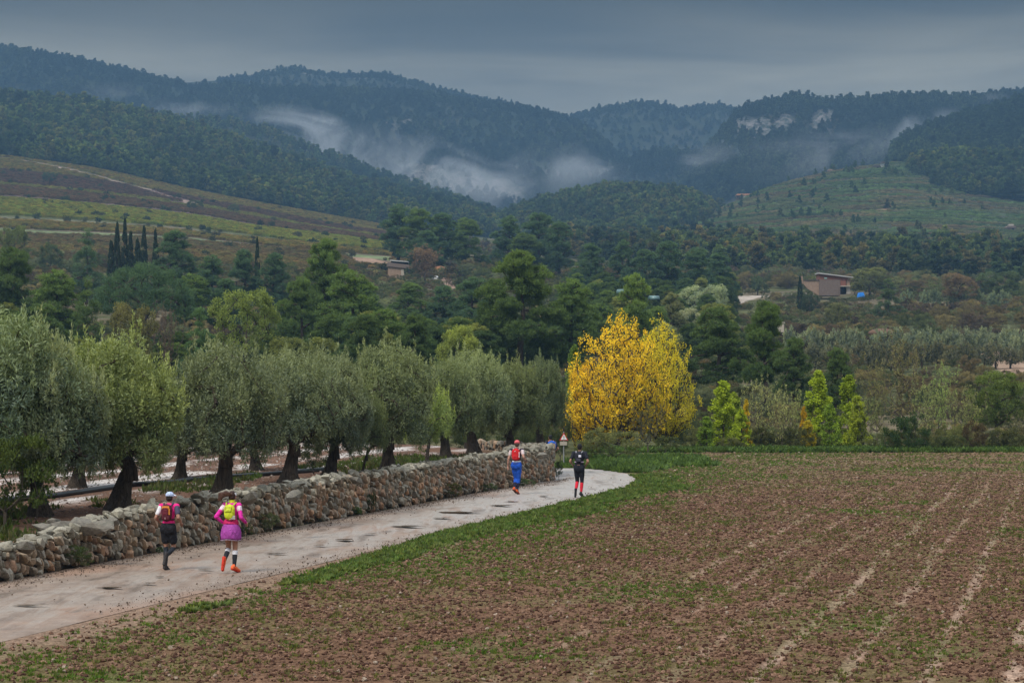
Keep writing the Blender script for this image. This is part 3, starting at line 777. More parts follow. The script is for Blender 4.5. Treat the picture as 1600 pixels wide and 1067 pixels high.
# young conical pine
for s in range(2):
    rg = NRM(250 + s); lobes = [((2.0 * (1 - i / 11) + .1) * math.cos(i * 2.4) * 0.7, (2.0 * (1 - i / 11) + .1) * math.sin(i * 2.4) * 0.7, 1.8 + 7.4 * i / 11, 1.5 * (1 - i / 13), 1.5 * (1 - i / 13), 0.9) for i in range(12)]
    tree_generic('young_pine', 260 + s, lobes, 110, 0.5, 150, 0.26, 0.05, trunk_line(rg, 9.3, 0.1), [0.16, 0.14, 0.12, 0.1, 0.08, 0.06, 0.04, 0.02], up=0.7, outw=0.5, h=10, w=5.5, tipevery=1, rtip=0.02, flat=0.7)
# umbrella pine
rg = NRM(270); lobes = [(0, 0, 5.2, 5.2, 5.2, 3.4)] + [(3.6 * math.cos(i * 0.9), 3.6 * math.sin(i * 0.9), 4.6 + rg.uniform(-.3, .3), 2.1, 2.1, 1.7) for i in range(7)]
tree_generic('umbrella_pine', 271, lobes, 420, 0.55, 95, 0.26, 0.05, trunk_line(rg, 4.8, 0.2, 5), [0.4, 0.36, 0.33, 0.3, 0.28, 0.22], zmin=0.0, up=0.8, outw=0.5, h=8.8, w=11.5, tipevery=3, rtip=0.035, tgrad=0.02, flat=0.7)
# round broad-leaved trees
for s in range(4):
    rg = NRM(280 + s); lobes = [(1.5 * math.cos(i * 2.4) * rg.uniform(.6, 1.2), 1.5 * math.sin(i * 2.4) * rg.uniform(.6, 1.2), 3.2 + i * 0.42, 1.7, 1.7, 1.4) for i in range(9)]
    tree_generic('broad_tree', 290 + s, lobes, 130, 0.55, 120, 0.17, 0.11, trunk_line(rg, 4.2, 0.2, 5), [0.22, 0.2, 0.18, 0.15, 0.12, 0.09], h=8.3, w=6.6, wood='bark', tipevery=2, tgrad=0.05, flat=0.85)
# yellow tree: fans out from near the ground on straight rising limbs
for s in range(2):
    rg = NRM(300 + s); C = []; 
    for i in range(100):
        a = rg.uniform(0, 6.28); tilt = rg.uniform(0, 1.0) ** 0.9 * 1.28
        Lg = rg.uniform(5.7, 6.9) * (1 - 0.22 * tilt ** 2)
        dirv = np.array((math.sin(tilt) * math.cos(a), math.sin(tilt) * math.sin(a) * 0.75, math.cos(tilt)))
        for t in (0.3, 0.42, 0.53, 0.63, 0.72, 0.8, 0.88, 0.95, 1.0): C.append(dirv * Lg * t + rg.normal(size=3) * 0.22 + (0, 0, 0.5))
    C = np.array(C); n = len(C)
    tint = np.clip(0.55 + 0.05 * (C[:, 2] - 4) + rg.normal(size=n) * 0.10 - 0.035 * C[:, 0], 0, 1)
    rr = rg.uniform(0.22, 0.46, n); parts = [leaves(rg, C, np.stack([rr, rr, rr * 1.0], 1), 30, 0.105, 0.09, up=0.1, outw=0.4, tint=tint, tj=0.35, shell=0.1)]
    w = skeleton(rg, [(0, 0, -0.2), (0.05, 0, 0.5), (0.05, 0, 1.0)], [0.26, 0.2, 0.16], list(C), 0.017, rise=0.9, seg=0.9, jit=0.05, power=0.48)
    reg('yellow_tree', 0, leaf_mesh('yellow_crown', parts, M['foliage']), w.mesh('yellow_trunk', M['bark'], True), 7.4, 7.6)
# slender poplars and saplings
for s in range(3):
    rg = NRM(320 + s); C = []
    for i in range(110):
        t = rg.uniform(0, 1) ** 0.9; z = 0.7 + 5.2 * t; r = (0.95 * (1 - t) ** 0.6 * min(1, 0.5 + t * 3) + 0.08) * rg.uniform(0.2, 1.0); a = rg.uniform(0, 6.28)
        C.append((r * math.cos(a), r * math.sin(a), z))
    C = np.array(C); parts = [leaves(rg, C, np.tile((0.2, 0.2, 0.3), (110, 1)), 62, 0.12, 0.10, up=0.5, outw=0.4, tint=np.clip(rg.normal(size=110) * 0.16 + 0.5, 0, 1), tj=0.3, shell=0.1)]
    w = skeleton(rg, [(0, 0, -0.2), (0.02, 0, 1.5), (0, 0.03, 3.2), (0, 0, 4.8), (0, 0, 5.9)], [0.07, 0.055, 0.04, 0.025, 0.01], list(C[::2]), 0.006, rise=1.2, seg=0.8, jit=0.05)
    reg('poplar', 0, leaf_mesh('poplar_crown', parts, M['foliage']), w.mesh('poplar_trunk', M['twig'], True), 6.1, 2.0)
# thinly leaved and bare trees: many rising twigs
for s in range(3):
    rg = NRM(340 + s); C = []
    for i in range(40):
        a = rg.uniform(0, 6.28); tilt = rg.uniform(0.02, 0.42); Lg = rg.uniform(4.2, 6.8)
        dv = np.array((math.sin(tilt) * math.cos(a), math.sin(tilt) * math.sin(a), math.cos(tilt)))
        for t in (0.45, 0.6, 0.74, 0.86, 0.94, 1.0): C.append(dv * Lg * t + rg.normal(size=3) * 0.14)
    C = np.array(C); n = len(C)
    parts = [leaves(rg, C, np.tile((0.16, 0.16, 0.24), (n, 1)), 17, 0.09, 0.06, up=0.5, outw=0.3, tint=np.clip(rg.normal(size=n) * 0.18 + 0.5, 0, 1), tj=0.3, shell=0.1)]
    w = skeleton(rg, [(0, 0, -0.2), (0.02, 0, 0.8), (0, 0.03, 1.6)], [0.09, 0.07, 0.06], list(C), 0.011, rise=1.5, seg=0.7, jit=0.04, power=0.35)
    reg('thin_tree', 0, leaf_mesh('thin_crown', parts, M['foliage']), w.mesh('thin_trunk', M['twig'], True), 6.7, 3.9)
# cypress
for s in range(2):
    rg = NRM(360 + s); C = []
    for i in range(150):
        t = rg.uniform(0, 1); r = 0.78 * (math.sin(math.pi * min(1, 0.12 + 0.88 * t)) ** 0.6) * (1 - 0.45 * t); a = rg.uniform(0, 6.28)
        C.append((r * math.cos(a), r * math.sin(a), 0.3 + 9.4 * t))
    parts = [leaves(rg, np.array(C), np.tile((0.22, 0.22, 0.5), (150, 1)), 40, 0.3, 0.14, up=1.2, outw=0.4, tint=np.clip(rg.normal(size=150) * 0.13 + 0.4, 0, 1), shell=0.1)]
    g = Geo(); g.tube([(0, 0, -0.3), (0, 0, 8)], [0.16, 0.04], 7)
    reg('cypress', 0, leaf_mesh('cypress_crown', parts, M['foliage']), g.mesh('cypress_trunk', M['pine_bark'], True), 10.0, 1.9)
# bushes, nominal 2 m
for s in range(3):
    rg = NRM(380 + s); lobes = [(0.55 * math.cos(i * 2.1), 0.55 * math.sin(i * 2.1), 0.8 + 0.12 * i, 0.65, 0.65, 0.6) for i in range(6)]
    tree_generic('bush', 390 + s, lobes, 60, 0.24, 90, 0.085, 0.04, [(0, 0, -0.1), (0, 0, 0.3)], [0.05, 0.04], zmin=-0.6, h=2.15, w=2.4, wood='twig', up=0.8, outw=0.5, seg=0.4, rtip=0.006, tgrad=0.15)
# distant versions: few large leaf clumps
def distant(kind, seed, lobes, ncl, crad, per, L, Wd, h, w, trunk=None, up=0.4, tgrad=0.05):
    rg = NRM(seed); C = lobe_points(rg, lobes, ncl, -0.45, 0.8); zc = np.mean(C[:, 2])
    tint = np.clip(0.45 + tgrad * (C[:, 2] - zc) + rg.normal(size=ncl) * 0.14, 0, 1)  # lit tops put into the tint here too
    parts = [leaves(rg, C, np.full((ncl, 3), crad), per, L, Wd, up=up, outw=0.5, tint=tint, shell=0.1)]
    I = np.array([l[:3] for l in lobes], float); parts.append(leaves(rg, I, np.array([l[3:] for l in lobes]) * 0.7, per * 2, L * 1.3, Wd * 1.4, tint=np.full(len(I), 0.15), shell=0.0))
    wd = None
    if trunk:
        g = Geo(); g.tube([(0, 0, -0.8), (0.1, 0, trunk)], [0.25, 0.15], 5); wd = g.mesh(kind + '_trunk', M['pine_bark'], True)
    reg(kind, 0, leaf_mesh(kind + '_crown', parts, M['foliage']), wd, h, w)
for s in range(4):
    rg = NRM(400 + s); lobes = []
    for i in range(7):
        t = i / 6; a = i * 2.4; q = (1.7 * (1 - t) + 0.2) * rg.uniform(0.6, 1.1); r = rg.uniform(1.1, 1.6) * (1 - 0.25 * t)
        lobes.append((q * math.cos(a), q * math.sin(a), 2.6 + 5.0 * t, r, r, r * 0.85))
    distant('far_pine', 410 + s, lobes, 46, 0.6, 34, 0.55, 0.30, 9.0, 6.0, 6.0)
for s in range(3):
    rg = NRM(430 + s); lobes = [(0.9 * math.cos(i * 2.4), 0.9 * math.sin(i * 2.4), 1.1 + i * 0.34, 1.25, 1.25, 1.05) for i in range(6)]
    distant('far_olive', 440 + s, lobes, 30, 0.45, 30, 0.40, 0.16, 4.3, 4.6, 1.5)

# ------------------------------------------------------------------ masses: one object each, instanced pieces
def proto_collection(name, meshes):
    c = bpy.data.collections.new(name)
    for i, m in enumerate(meshes):
        o = bpy.data.objects.new('%s_%02d' % (name, i), m); c.objects.link(o)
    return c
def scatter(name, P, protos, rng, scale, color, tilt=0.08, zs=None, rotz=None, label=None, cat=None, fixrot=None):
    """one mass object: places the given meshes on points"""
    n = len(P); me = bpy.data.meshes.new(name); me.vertices.add(n)
    me.vertices.foreach_set('co', np.asarray(P, np.float32).ravel()); me.update()
    rot = np.stack([rng.normal(size=n) * tilt, rng.normal(size=n) * tilt, rng.uniform(0, 6.28, n) if rotz is None else rotz], 1) if fixrot is None else fixrot
    sc = np.asarray(scale, float); sc = np.stack([sc, sc, sc * (1 if zs is None else zs)], 1) if sc.ndim == 1 else sc
    for k, typ, v in (('prot', 'FLOAT_VECTOR', rot), ('pscl', 'FLOAT_VECTOR', sc)):
        a = me.attributes.new(k, typ, 'POINT'); a.data.foreach_set('vector', np.asarray(v, np.float32).ravel())
    a = me.attributes.new('pidx', 'INT', 'POINT'); a.data.foreach_set('value', rng.integers(0, len(protos), n).astype(np.int32))
    c4 = np.ones((n, 4), np.float32); c4[:, :3] = color
    a = me.attributes.new('icol', 'FLOAT_COLOR', 'POINT'); a.data.foreach_set('color', c4.ravel())
    o = add(name, me, label=label, cat=cat, kind='stuff')
    ng = bpy.data.node_groups.new(name, 'GeometryNodeTree')
    ng.interface.new_socket('Geometry', in_out='INPUT', socket_type='NodeSocketGeometry')
    ng.interface.new_socket('Geometry', in_out='OUTPUT', socket_type='NodeSocketGeometry')
    N = ng.nodes; L = ng.links
    gi = N.new('NodeGroupInput'); go = N.new('NodeGroupOutput'); iop = N.new('GeometryNodeInstanceOnPoints')
    ci = N.new('GeometryNodeCollectionInfo'); ci.inputs['Collection'].default_value = proto_collection(name + '_piece', protos)
    ci.inputs['Separate Children'].default_value = True; ci.inputs['Reset Children'].default_value = True
    def na(nm, t):
        x = N.new('GeometryNodeInputNamedAttribute'); x.data_type = t; x.inputs['Name'].default_value = nm; return x.outputs['Attribute']
    L.new(gi.outputs[0], iop.inputs['Points']); L.new(ci.outputs[0], iop.inputs['Instance'])
    iop.inputs['Pick Instance'].default_value = True; L.new(na('pidx', 'INT'), iop.inputs['Instance Index'])
    er = N.new('FunctionNodeEulerToRotation'); L.new(na('prot', 'FLOAT_VECTOR'), er.inputs[0]); L.new(er.outputs[0], iop.inputs['Rotation'])
    L.new(na('pscl', 'FLOAT_VECTOR'), iop.inputs['Scale']); L.new(iop.outputs[0], go.inputs[0])
    md = o.modifiers.new('scatter', 'NODES'); md.node_group = ng
    return o
def inst_mesh(me, mat):
    m = me.copy(); m.materials.clear(); m.materials.append(mat); return m
def joined(kind):
    """crown and trunk of the distant trees in one mesh each, for the masses"""
    out = []
    for crown, wood, h, w in PROTO[kind]:
        n = len(crown.vertices); V = np.empty(n * 3, np.float32); crown.vertices.foreach_get('co', V)
        t = np.empty(n, np.float32); crown.attributes['tint'].data.foreach_get('value', t)
        out.append(mesh_of(kind + '_piece', V, [np.arange(n).reshape(-1, 4)], M['foliage_inst'], False, attrs={'tint': t}))
    return out
FARP = joined('far_pine'); FARO = joined('far_olive')
MIDP = [inst_mesh(p[0], M['foliage_inst']) for p in PROTO['pine'] + PROTO['broad_tree'][:2]]
BUSHP = [inst_mesh(p[0], M['foliage_inst']) for p in PROTO['bush']]

def pick(rg, s, n, px0, px1, d0, d1, cond=None):
    out = [];  tot = 0
    while tot < n:
        px = rg.uniform(px0, px1, n * 2); d = d0 + (d1 - d0) * rg.uniform(0, 1, n * 2)
        k = rg.uniform(0, 1, n * 2) < (d / d1) ; px, d = px[k], d[k]
        if cond is not None: k = cond(px, d); px, d = px[k], d[k]
        out.append(np.stack([(px - 800) / F * d, d, s.at(px, d), px], 1)); tot += len(px)
        if len(out) > 400: break
    return np.concatenate(out)[:n]
def colmix(rg, n, cols, jit=0.12):
    c = np.array(cols)[rg.integers(0, len(cols), n)]; return np.clip(c * (1 + rg.normal(size=(n, 1)) * jit), 0.005, 1)
GREENS = [(0.064, 0.108, 0.040), (0.082, 0.124, 0.044), (0.054, 0.094, 0.040), (0.105, 0.125, 0.046)]
HAZED_GREENS = [(0.042, 0.066, 0.046), (0.050, 0.074, 0.050), (0.037, 0.058, 0.044)]  # far forests: blue of the haze put into the leaf colour
def forest(name, s, n, px0, px1, d0, d1, sc, label, seed, cols=GREENS, cond=None, hs=1.0):
    rg = NRM(seed); P = pick(rg, s, n, px0, px1, d0, d1, cond); n = len(P); sc = sc * (1 + 0.2 * (rg.uniform(0, 1, n) ** 4))
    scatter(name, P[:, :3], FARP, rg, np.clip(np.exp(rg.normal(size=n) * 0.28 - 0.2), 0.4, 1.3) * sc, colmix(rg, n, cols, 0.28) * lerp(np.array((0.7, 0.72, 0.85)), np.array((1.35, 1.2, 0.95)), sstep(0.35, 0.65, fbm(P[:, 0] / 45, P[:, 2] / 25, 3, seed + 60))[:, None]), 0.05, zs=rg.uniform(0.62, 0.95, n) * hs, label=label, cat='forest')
def rockfree(s):
    def f(px, d):
        i = np.clip(((px - s.px[0]) / (s.px[1] - s.px[0])).astype(int), 0, len(s.px) - 1)
        j = np.clip(((np.log(d) - math.log(s.d[0])) / (math.log(s.d[-1]) - math.log(s.d[0])) * (len(s.d) - 1)).astype(int), 0, len(s.d) - 1)
        return s.rock[i, j] * 0.85 < vnoise(px * 0.9, d * 0.4, 99)
    return f
forest('hillside_forest', left_wood, 11000, -80, 900, 1330, 1900, 1.25, 'dense pine forest covering the long hillside above the vineyards on the left', 1,
       cond=lambda px, d: left_wood.at(px, d) > valley.at(px, d) - 0.5)
forest('spur_forest', spur, 3500, -60, 860, 2100, 2330, 1.15, 'thin belt of pines on the spur standing against the mist', 2)
forest('low_hill_forest', centre_wood, 8000, 690, 1420, 1260, 1690, 1.05, 'pine forest on the low hill in the middle of the valley', 3,
       cond=lambda px, d: centre_wood.at(px, d) > valley.at(px, d) - 0.5)
forest('dark_hill_forest', right_wood, 5500, 1360, 1680, 1570, 2030, 1.2, 'dark pine forest on the steep hill above the terraces at the right', 4, cols=[(0.044, 0.072, 0.034), (0.056, 0.086, 0.040), (0.038, 0.062, 0.032)],
       cond=lambda px, d: right_wood.at(px, d) > valley.at(px, d) - 0.5)
forest('lower_forest', right_wood2, 1800, 1370, 1680, 1440, 1610, 1.15, 'lighter pines at the foot of the dark hill above the terraces', 24,
       cond=lambda px, d: right_wood2.at(px, d) > valley.at(px, d) - 0.5)
forest('misty_slope_forest', cliff_hill, 8000, 1000, 1700, 2080, 2540, 1.25, 'forest on the slope below the rock face, half veiled by mist', 5, cols=HAZED_GREENS, cond=rockfree(cliff_hill))
forest('mountain_forest', front_far, 15000, -80, 1060, 2380, 2900, 1.2, 'forest over the broad blue mountainside behind the valley', 6, cols=HAZED_GREENS, cond=rockfree(front_far))
forest('ridge_forest', back_far, 5000, 340, 1270, 3000, 3280, 1.15, 'trees along the skyline of the farthest mountain', 7, cols=HAZED_GREENS)
forest('shadowed_ridge_forest', inner, 2200, 900, 1200, 2500, 2720, 1.2, 'forest on the shadowed ridge between the far mountains', 8, cols=HAZED_GREENS)
def vwood(px, d):
    y = HY - (valley.at(px, d) - CH) / d * F
    top = np.interp(px, [840, 1000, 1150, 1300, 1450, 1600], [350, 368, 385, 398, 398, 396]); bot = np.interp(px, [840, 1000, 1150, 1300, 1450, 1600], [395, 425, 432, 432, 440, 450])
    return (y > top) & (y < bot)
forest('valley_forest', valley, 3600, 840, 1680, 620, 1180, 1.1, 'forest filling the valley floor behind the brick farm building', 9, cond=vwood, cols=[(0.070, 0.112, 0.048), (0.088, 0.122, 0.048), (0.055, 0.090, 0.042), (0.12, 0.115, 0.055)])

# vineyard rows on the left slope
rg = NRM(50); VP_, VC_ = [], []
for u0, u1, gc, vc in BANDS:
    if vc is None: continue
    for px in np.arange(-60, 600, 1.0): pass
rows = np.arange(575, 1500, 2.6)
for d in rows:
    n = int(170 * (1 if d > 700 else 0.8)); px = rg.uniform(-60, 640, n); dj = d + 6 * (fbm(px / 200, px * 0, 2, 9) - 0.5) + rg.normal(size=n) * 0.25
    cr = np.interp(px, [-400, 0, 150, 300, 590, 800], [1500, 1400, 1400, 1400, 1300, 1150]); x = (px - 800) / F * dj
    u = (dj - 560) / (cr - 560) + (fbm(x / 70, dj / 40, 3, 21) - 0.5) * 0.05
    i = np.clip(((px - valley.px[0]) / (valley.px[1] - valley.px[0])).astype(int), 0, len(valley.px) - 1)
    j = np.clip(np.searchsorted(valley.d, dj), 0, len(valley.d) - 1); free = ~PATHMASK[i, j]
    for u0, u1, gc, vc in BANDS:
        if vc is None: continue
        m = (u >= u0) & (u < u1) & free
        if m.any():
            VP_.append(np.stack([x[m], dj[m], valley.at(px[m], dj[m])], 1)); VC_.append(np.tile(vc, (m.sum(), 1)))
VP_ = np.concatenate(VP_); VC_ = np.concatenate(VC_); n = len(VP_)
VC_ = VC_ * (1 + rg.normal(size=(n, 1)) * 0.25) * lerp(np.array((1.25, 0.9, 0.9)), np.array((0.85, 1.05, 1.0)), rg.uniform(0, 1, (n, 1)))
scatter('vineyard_rows', VP_, BUSHP, rg, np.stack([rg.uniform(0.7, 1.3, n), np.full(n, 0.45), rg.uniform(0.5, 0.8, n)], 1), np.clip(VC_ * 2.1, 0.01, 1), rotz=rg.normal(size=n) * 0.08,
        label='rows of autumn vines in green, yellow and brown bands on the left slope', cat='vines')
# vines and hedges along the right-hand terraces
rg = NRM(51)
P = pick(rg, valley, 22000, 1080, 1680, 1000, 1640, lambda px, d: (vnoise(valley.at(px, d) / 2.3 * 1.0, px / 60, 4) > 0.12) & (np.abs((valley.at(px, d) / 2.3) % 1.0 - 0.15) < 0.3))
n = len(P); tn = fbm(P[:, 0] / 50, P[:, 1] / 50, 3, 5)
tk = vnoise(np.floor(P[:, 2] / 2.3) * 3.7, P[:, 3] / 70, 17)
c = lerp(np.array((0.050, 0.075, 0.034)), np.array((0.085, 0.068, 0.045)), sstep(0.40, 0.75, tn * 0.6 + tk * 0.5)[:, None]) * (0.7 + 0.7 * vnoise(np.floor(P[:, 2] / 2.3) * 5.1, P[:, 3] / 90, 18))[:, None] * (1 + rg.normal(size=(n, 1)) * 0.2)
scatter('terrace_vines', P[:, :3], BUSHP, rg, np.stack([rg.uniform(0.6, 1.6, n), np.full(n, 0.5), rg.uniform(0.35, 0.8, n)], 1), np.clip(c * 2.7, .01, 1), rotz=rg.normal(size=n) * 0.1,
        label='rows of green vines on the stepped terraces across the valley', cat='vines')
P = pick(rg, valley, 170, 1080, 1640, 950, 1640, lambda px, d: vnoise((px - 800) / F * d / 22, d / 16, 77) > 0.62); n = len(P)
scatter('terrace_trees', P[:, :3], FARP, rg, rg.uniform(0.3, 0.75, n), colmix(rg, n, GREENS, 0.2), label='single trees and bushes dotted over the terraces', cat='trees')
# scrub over the valley floor
rg = NRM(52)
def scrubcond(px, d):
    x = (px - 800) / F * d
    i = np.clip(((px - valley.px[0]) / (valley.px[1] - valley.px[0])).astype(int), 0, len(valley.px) - 1); j = np.clip(np.searchsorted(valley.d, d), 0, len(valley.d) - 1)
    keep_ = ((px > 1125) & (px < 1260) & (d > 430) & (d < 620)) | ((px > 1235) & (px < 1410) & (d > 430) & (d < 600)) | ((px > 560) & (px < 720) & (d > 480))
    open_ = ((px > 1545) & (d > 255) & (d < 370)) | keep_ | (px > 1380) & (px < 1520) & (d > 150) & (d < 185)
    return (~PATHMASK[i, j]) & (fbm(x / 14, d / 18, 3, 71) > 0.46) & ((px > 640) | (d < 600)) & ~open_
P = pick(rg, valley, 5200, -60, 1680, 136, 700, scrubcond); n = len(P)
scol = 2.0 * np.array([(0.050, 0.060, 0.030), (0.065, 0.070, 0.034), (0.080, 0.062, 0.040), (0.075, 0.085, 0.055), (0.040, 0.050, 0.026), (0.095, 0.080, 0.045), (0.060, 0.045, 0.038)])
zn = (fbm(P[:, 0] / 22, P[:, 1] / 30, 2, 90) * 2.2 * len(scol)).astype(int) % len(scol)
cc = np.array(scol)[zn] * (1 + rg.normal(size=(n, 1)) * 0.2)
scatter('scrub', P[:, :3], BUSHP, rg, rg.uniform(0.4, 1.25, n) * (0.6 + P[:, 1] / 520), np.clip(cc, .01, 1), zs=rg.uniform(0.6, 1.1, n), label='mixed scrub and bushes over the valley floor behind the field', cat='scrub')
P = pick(rg, valley, 700, 1120, 1420, 430, 600, lambda px, d: (~PATHMASK[np.clip(((px - valley.px[0]) / (valley.px[1] - valley.px[0])).astype(int), 0, len(valley.px) - 1), np.clip(np.searchsorted(valley.d, d), 0, len(valley.d) - 1)])
         & (fbm((px - 800) / F * d / 7, d / 9, 2, 76) > 0.42) & ~((px > 1250) & (px < 1340) & (d > 548) & (d < 572))); n = len(P)
scatter('low_scrub', P[:, :3], BUSHP, rg, rg.uniform(0.35, 0.9, n), np.clip(colmix(rg, n, scol, 0.2), .01, 1), label='low scrub on the terrace around the brick farm building', cat='scrub')
P = pick(rg, valley, 420, 540, 740, 480, 640, lambda px, d: (fbm((px - 800) / F * d / 6, d / 8, 2, 79) > 0.47) & ~((np.abs(px - 622) < 26) & (d > 596) & (d < 625))); n = len(P)
scatter('shed_scrub', P[:, :3], BUSHP, rg, rg.uniform(0.4, 1.1, n), np.clip(colmix(rg, n, scol, 0.2), .01, 1), label='scrub and small bushes round the ruined shed', cat='scrub')
P = pick(rg, valley, 2600, 640, 1680, 600, 1100, lambda px, d: fbm((px - 800) / F * d / 20, d / 25, 3, 73) > 0.5); n = len(P)
scatter('far_scrub', P[:, :3], FARO, rg, rg.uniform(0.4, 1.0, n), np.clip(colmix(rg, n, scol, 0.2), .01, 1), label='low trees and scrub between the woods of the valley', cat='scrub')

# trees filling the woods between the ones that can be told apart
rg = NRM(53)
def woodfill(name, n, px0, px1, d0, d1, lim, label, cols, hmax=8.0):
    P = pick(rg, valley, n, px0, px1, d0, d1, lambda px, d: fbm((px - 800) / F * d / 12, d / 16, 2, 74) > 0.36); px = P[:, 3]
    top = CH + (HY - np.interp(px, lim[0], lim[1])) / F * P[:, 1] - P[:, 2]; h = np.minimum(top, hmax) * rg.uniform(0.7, 1.0, len(P)); k = h > 2.5; P = P[k]; h = h[k]; n = len(P)
    sx = np.minimum(h / 11.9 * 1.35, 0.9) * rg.uniform(0.85, 1.25, n)
    scatter(name, P[:, :3], MIDP, rg, np.stack([sx, sx, h / 11.9], 1), colmix(rg, n, cols, 0.2), 0.04, label=label, cat='trees')
WC = [(0.080, 0.125, 0.042), (0.100, 0.150, 0.048), (0.070, 0.115, 0.055), (0.14, 0.16, 0.055), (0.065, 0.100, 0.040)]
woodfill('wood_behind_grove', 300, -60, 900, 190, 400, ([-60, 100, 140, 320, 345, 430, 450, 600, 700, 900], [470, 470, 515, 515, 520, 520, 470, 485, 490, 490]), 'mixed trees filling the wood behind the olive grove', WC)
woodfill('wood_below_forest', 170, 880, 1150, 300, 560, ([880, 950, 1150], [405, 410, 415]), 'bluish trees filling the wood behind the yellow tree', WC, 8)
woodfill('wood_right', 60, 1100, 1640, 160, 300, ([1100, 1300, 1640], [560, 590, 600]), 'mixed low trees behind the saplings at the field edge', [(0.085, 0.11, 0.05), (0.11, 0.12, 0.06), (0.07, 0.085, 0.04), (0.12, 0.10, 0.06)], 5)
P = pick(rg, valley, 240, -60, 620, 640, 1330, lambda px, d: vnoise((px - 800) / F * d / 30, d / 14, 75) > 0.55); n = len(P)
scatter('slope_shrubs', P[:, :3], FARO, rg, rg.uniform(0.25, 0.8, n), colmix(rg, n, [(0.06, 0.085, 0.045), (0.09, 0.09, 0.045), (0.05, 0.07, 0.04)], 0.2), label='small shrubs along the banks between the vineyards', cat='shrubs')

# ------------------------------------------------------------------ single trees
def gz(px, d): return float(valley.at(px, d))
CNT = {}
LAST = {}
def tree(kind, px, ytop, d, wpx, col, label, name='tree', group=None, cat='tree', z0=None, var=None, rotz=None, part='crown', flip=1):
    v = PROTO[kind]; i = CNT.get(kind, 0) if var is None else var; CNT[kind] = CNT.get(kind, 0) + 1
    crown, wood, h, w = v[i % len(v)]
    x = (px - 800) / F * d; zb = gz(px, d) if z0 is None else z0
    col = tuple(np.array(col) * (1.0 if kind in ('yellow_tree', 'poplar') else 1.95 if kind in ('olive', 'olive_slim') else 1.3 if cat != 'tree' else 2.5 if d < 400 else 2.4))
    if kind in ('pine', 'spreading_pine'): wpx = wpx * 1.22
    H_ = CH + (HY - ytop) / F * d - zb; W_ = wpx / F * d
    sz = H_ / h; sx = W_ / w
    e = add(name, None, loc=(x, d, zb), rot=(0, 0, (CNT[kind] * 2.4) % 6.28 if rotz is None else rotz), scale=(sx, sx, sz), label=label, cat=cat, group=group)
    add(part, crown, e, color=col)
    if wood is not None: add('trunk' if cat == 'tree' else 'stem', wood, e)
    return e

ORD = 'first second third fourth fifth sixth seventh eighth ninth tenth eleventh twelfth thirteenth fourteenth fifteenth sixteenth seventeenth eighteenth nineteenth twentieth twenty-first'.split()
# ---- colours of foliage
DPINE = (0.036, 0.056, 0.022); MPINE = (0.048, 0.074, 0.026); LPINE = (0.062, 0.092, 0.028); BPINE = (0.036, 0.062, 0.036)
SILV = (0.110, 0.130, 0.095)
# pine belt and mixed trees behind the grove
T = tree
T('spreading_pine', 18, 378, 262, 130, DPINE, 'dark pine cut by the left edge above the olives', 'pine_tree')
T('pine', 88, 418, 246, 100, MPINE, 'green pine beside the dark pine at the left edge', 'pine_tree')
T('young_pine', 136, 428, 232, 84, DPINE, 'dark pine with a thin bare trunk left of the dome-shaped pine', 'pine_tree')
T('umbrella_pine', 226, 410, 268, 172, BPINE, 'dome-shaped umbrella pine in front of the cypresses', 'umbrella_pine')
T('pine', 60, 470, 205, 110, DPINE, 'dark pine low behind the leftmost olives', 'pine_tree')
T('broad_tree', 206, 468, 190, 78, (0.072, 0.070, 0.034), 'half-bare brownish tree below the dome-shaped pine', 'broadleaf_tree')
T('thin_tree', 262, 474, 196, 50, (0.060, 0.045, 0.040), 'bare purplish twiggy tree right of the half-bare brownish tree', 'bare_tree')
T('young_pine', 312, 474, 192, 82, (0.040, 0.070, 0.034), 'small conical pine with a visible trunk left of the pale green tree', 'pine_tree')
T('broad_tree', 385, 442, 212, 112, (0.088, 0.110, 0.034), 'pale yellow-green round tree between two pines', 'broadleaf_tree')
T('spreading_pine', 508, 366, 268, 118, MPINE, 'tall pine with a separate rounded top above the pale green tree', 'pine_tree')
T('spreading_pine', 470, 425, 250, 90, MPINE, 'broad green pine left below the tall round-topped pine', 'pine_tree')
T('pine', 548, 418, 245, 110, MPINE, 'full green pine right of the tall round-topped pine', 'pine_tree')
T('pine', 600, 478, 205, 90, MPINE, 'lower green pine above the third olive gap', 'pine_tree')
T('pine', 648, 486, 200, 62, DPINE, 'small dark pine beside the hazel-green shrubby tree', 'pine_tree')
T('broad_tree', 716, 500, 185, 78, (0.105, 0.125, 0.036), 'yellow-green shrubby tree left of the great pine', 'broadleaf_tree')
T('spreading_pine', 812, 384, 232, 165, (0.045, 0.068, 0.022), 'great pine with a pale trunk in the middle of the view', 'pine_tree', rotz=0.6)
T('pine', 893, 432, 236, 96, MPINE, 'pine leaning out right of the great pine', 'pine_tree')
T('pine', 770, 430, 240, 80, DPINE, 'dark pine half hidden left of the great pine', 'pine_tree')
T('pine', 992, 423, 250, 72, LPINE, 'single pine rising behind the top of the yellow tree', 'pine_tree')
T('pine', 1120, 474, 205, 104, DPINE, 'rounded dark pine right of the yellow tree', 'pine_tree')
T('spreading_pine', 1196, 462, 198, 110, (0.040, 0.062, 0.020), 'leaning dark pine with an open top behind the saplings', 'pine_tree', rotz=2.0)
T('pine', 1240, 524, 192, 62, DPINE, 'low dark pine on the right flank of the leaning pine', 'pine_tree')
T('pine', 1308, 540, 182, 58, DPINE, 'dark pine behind the two bright green poplars', 'pine_tree')
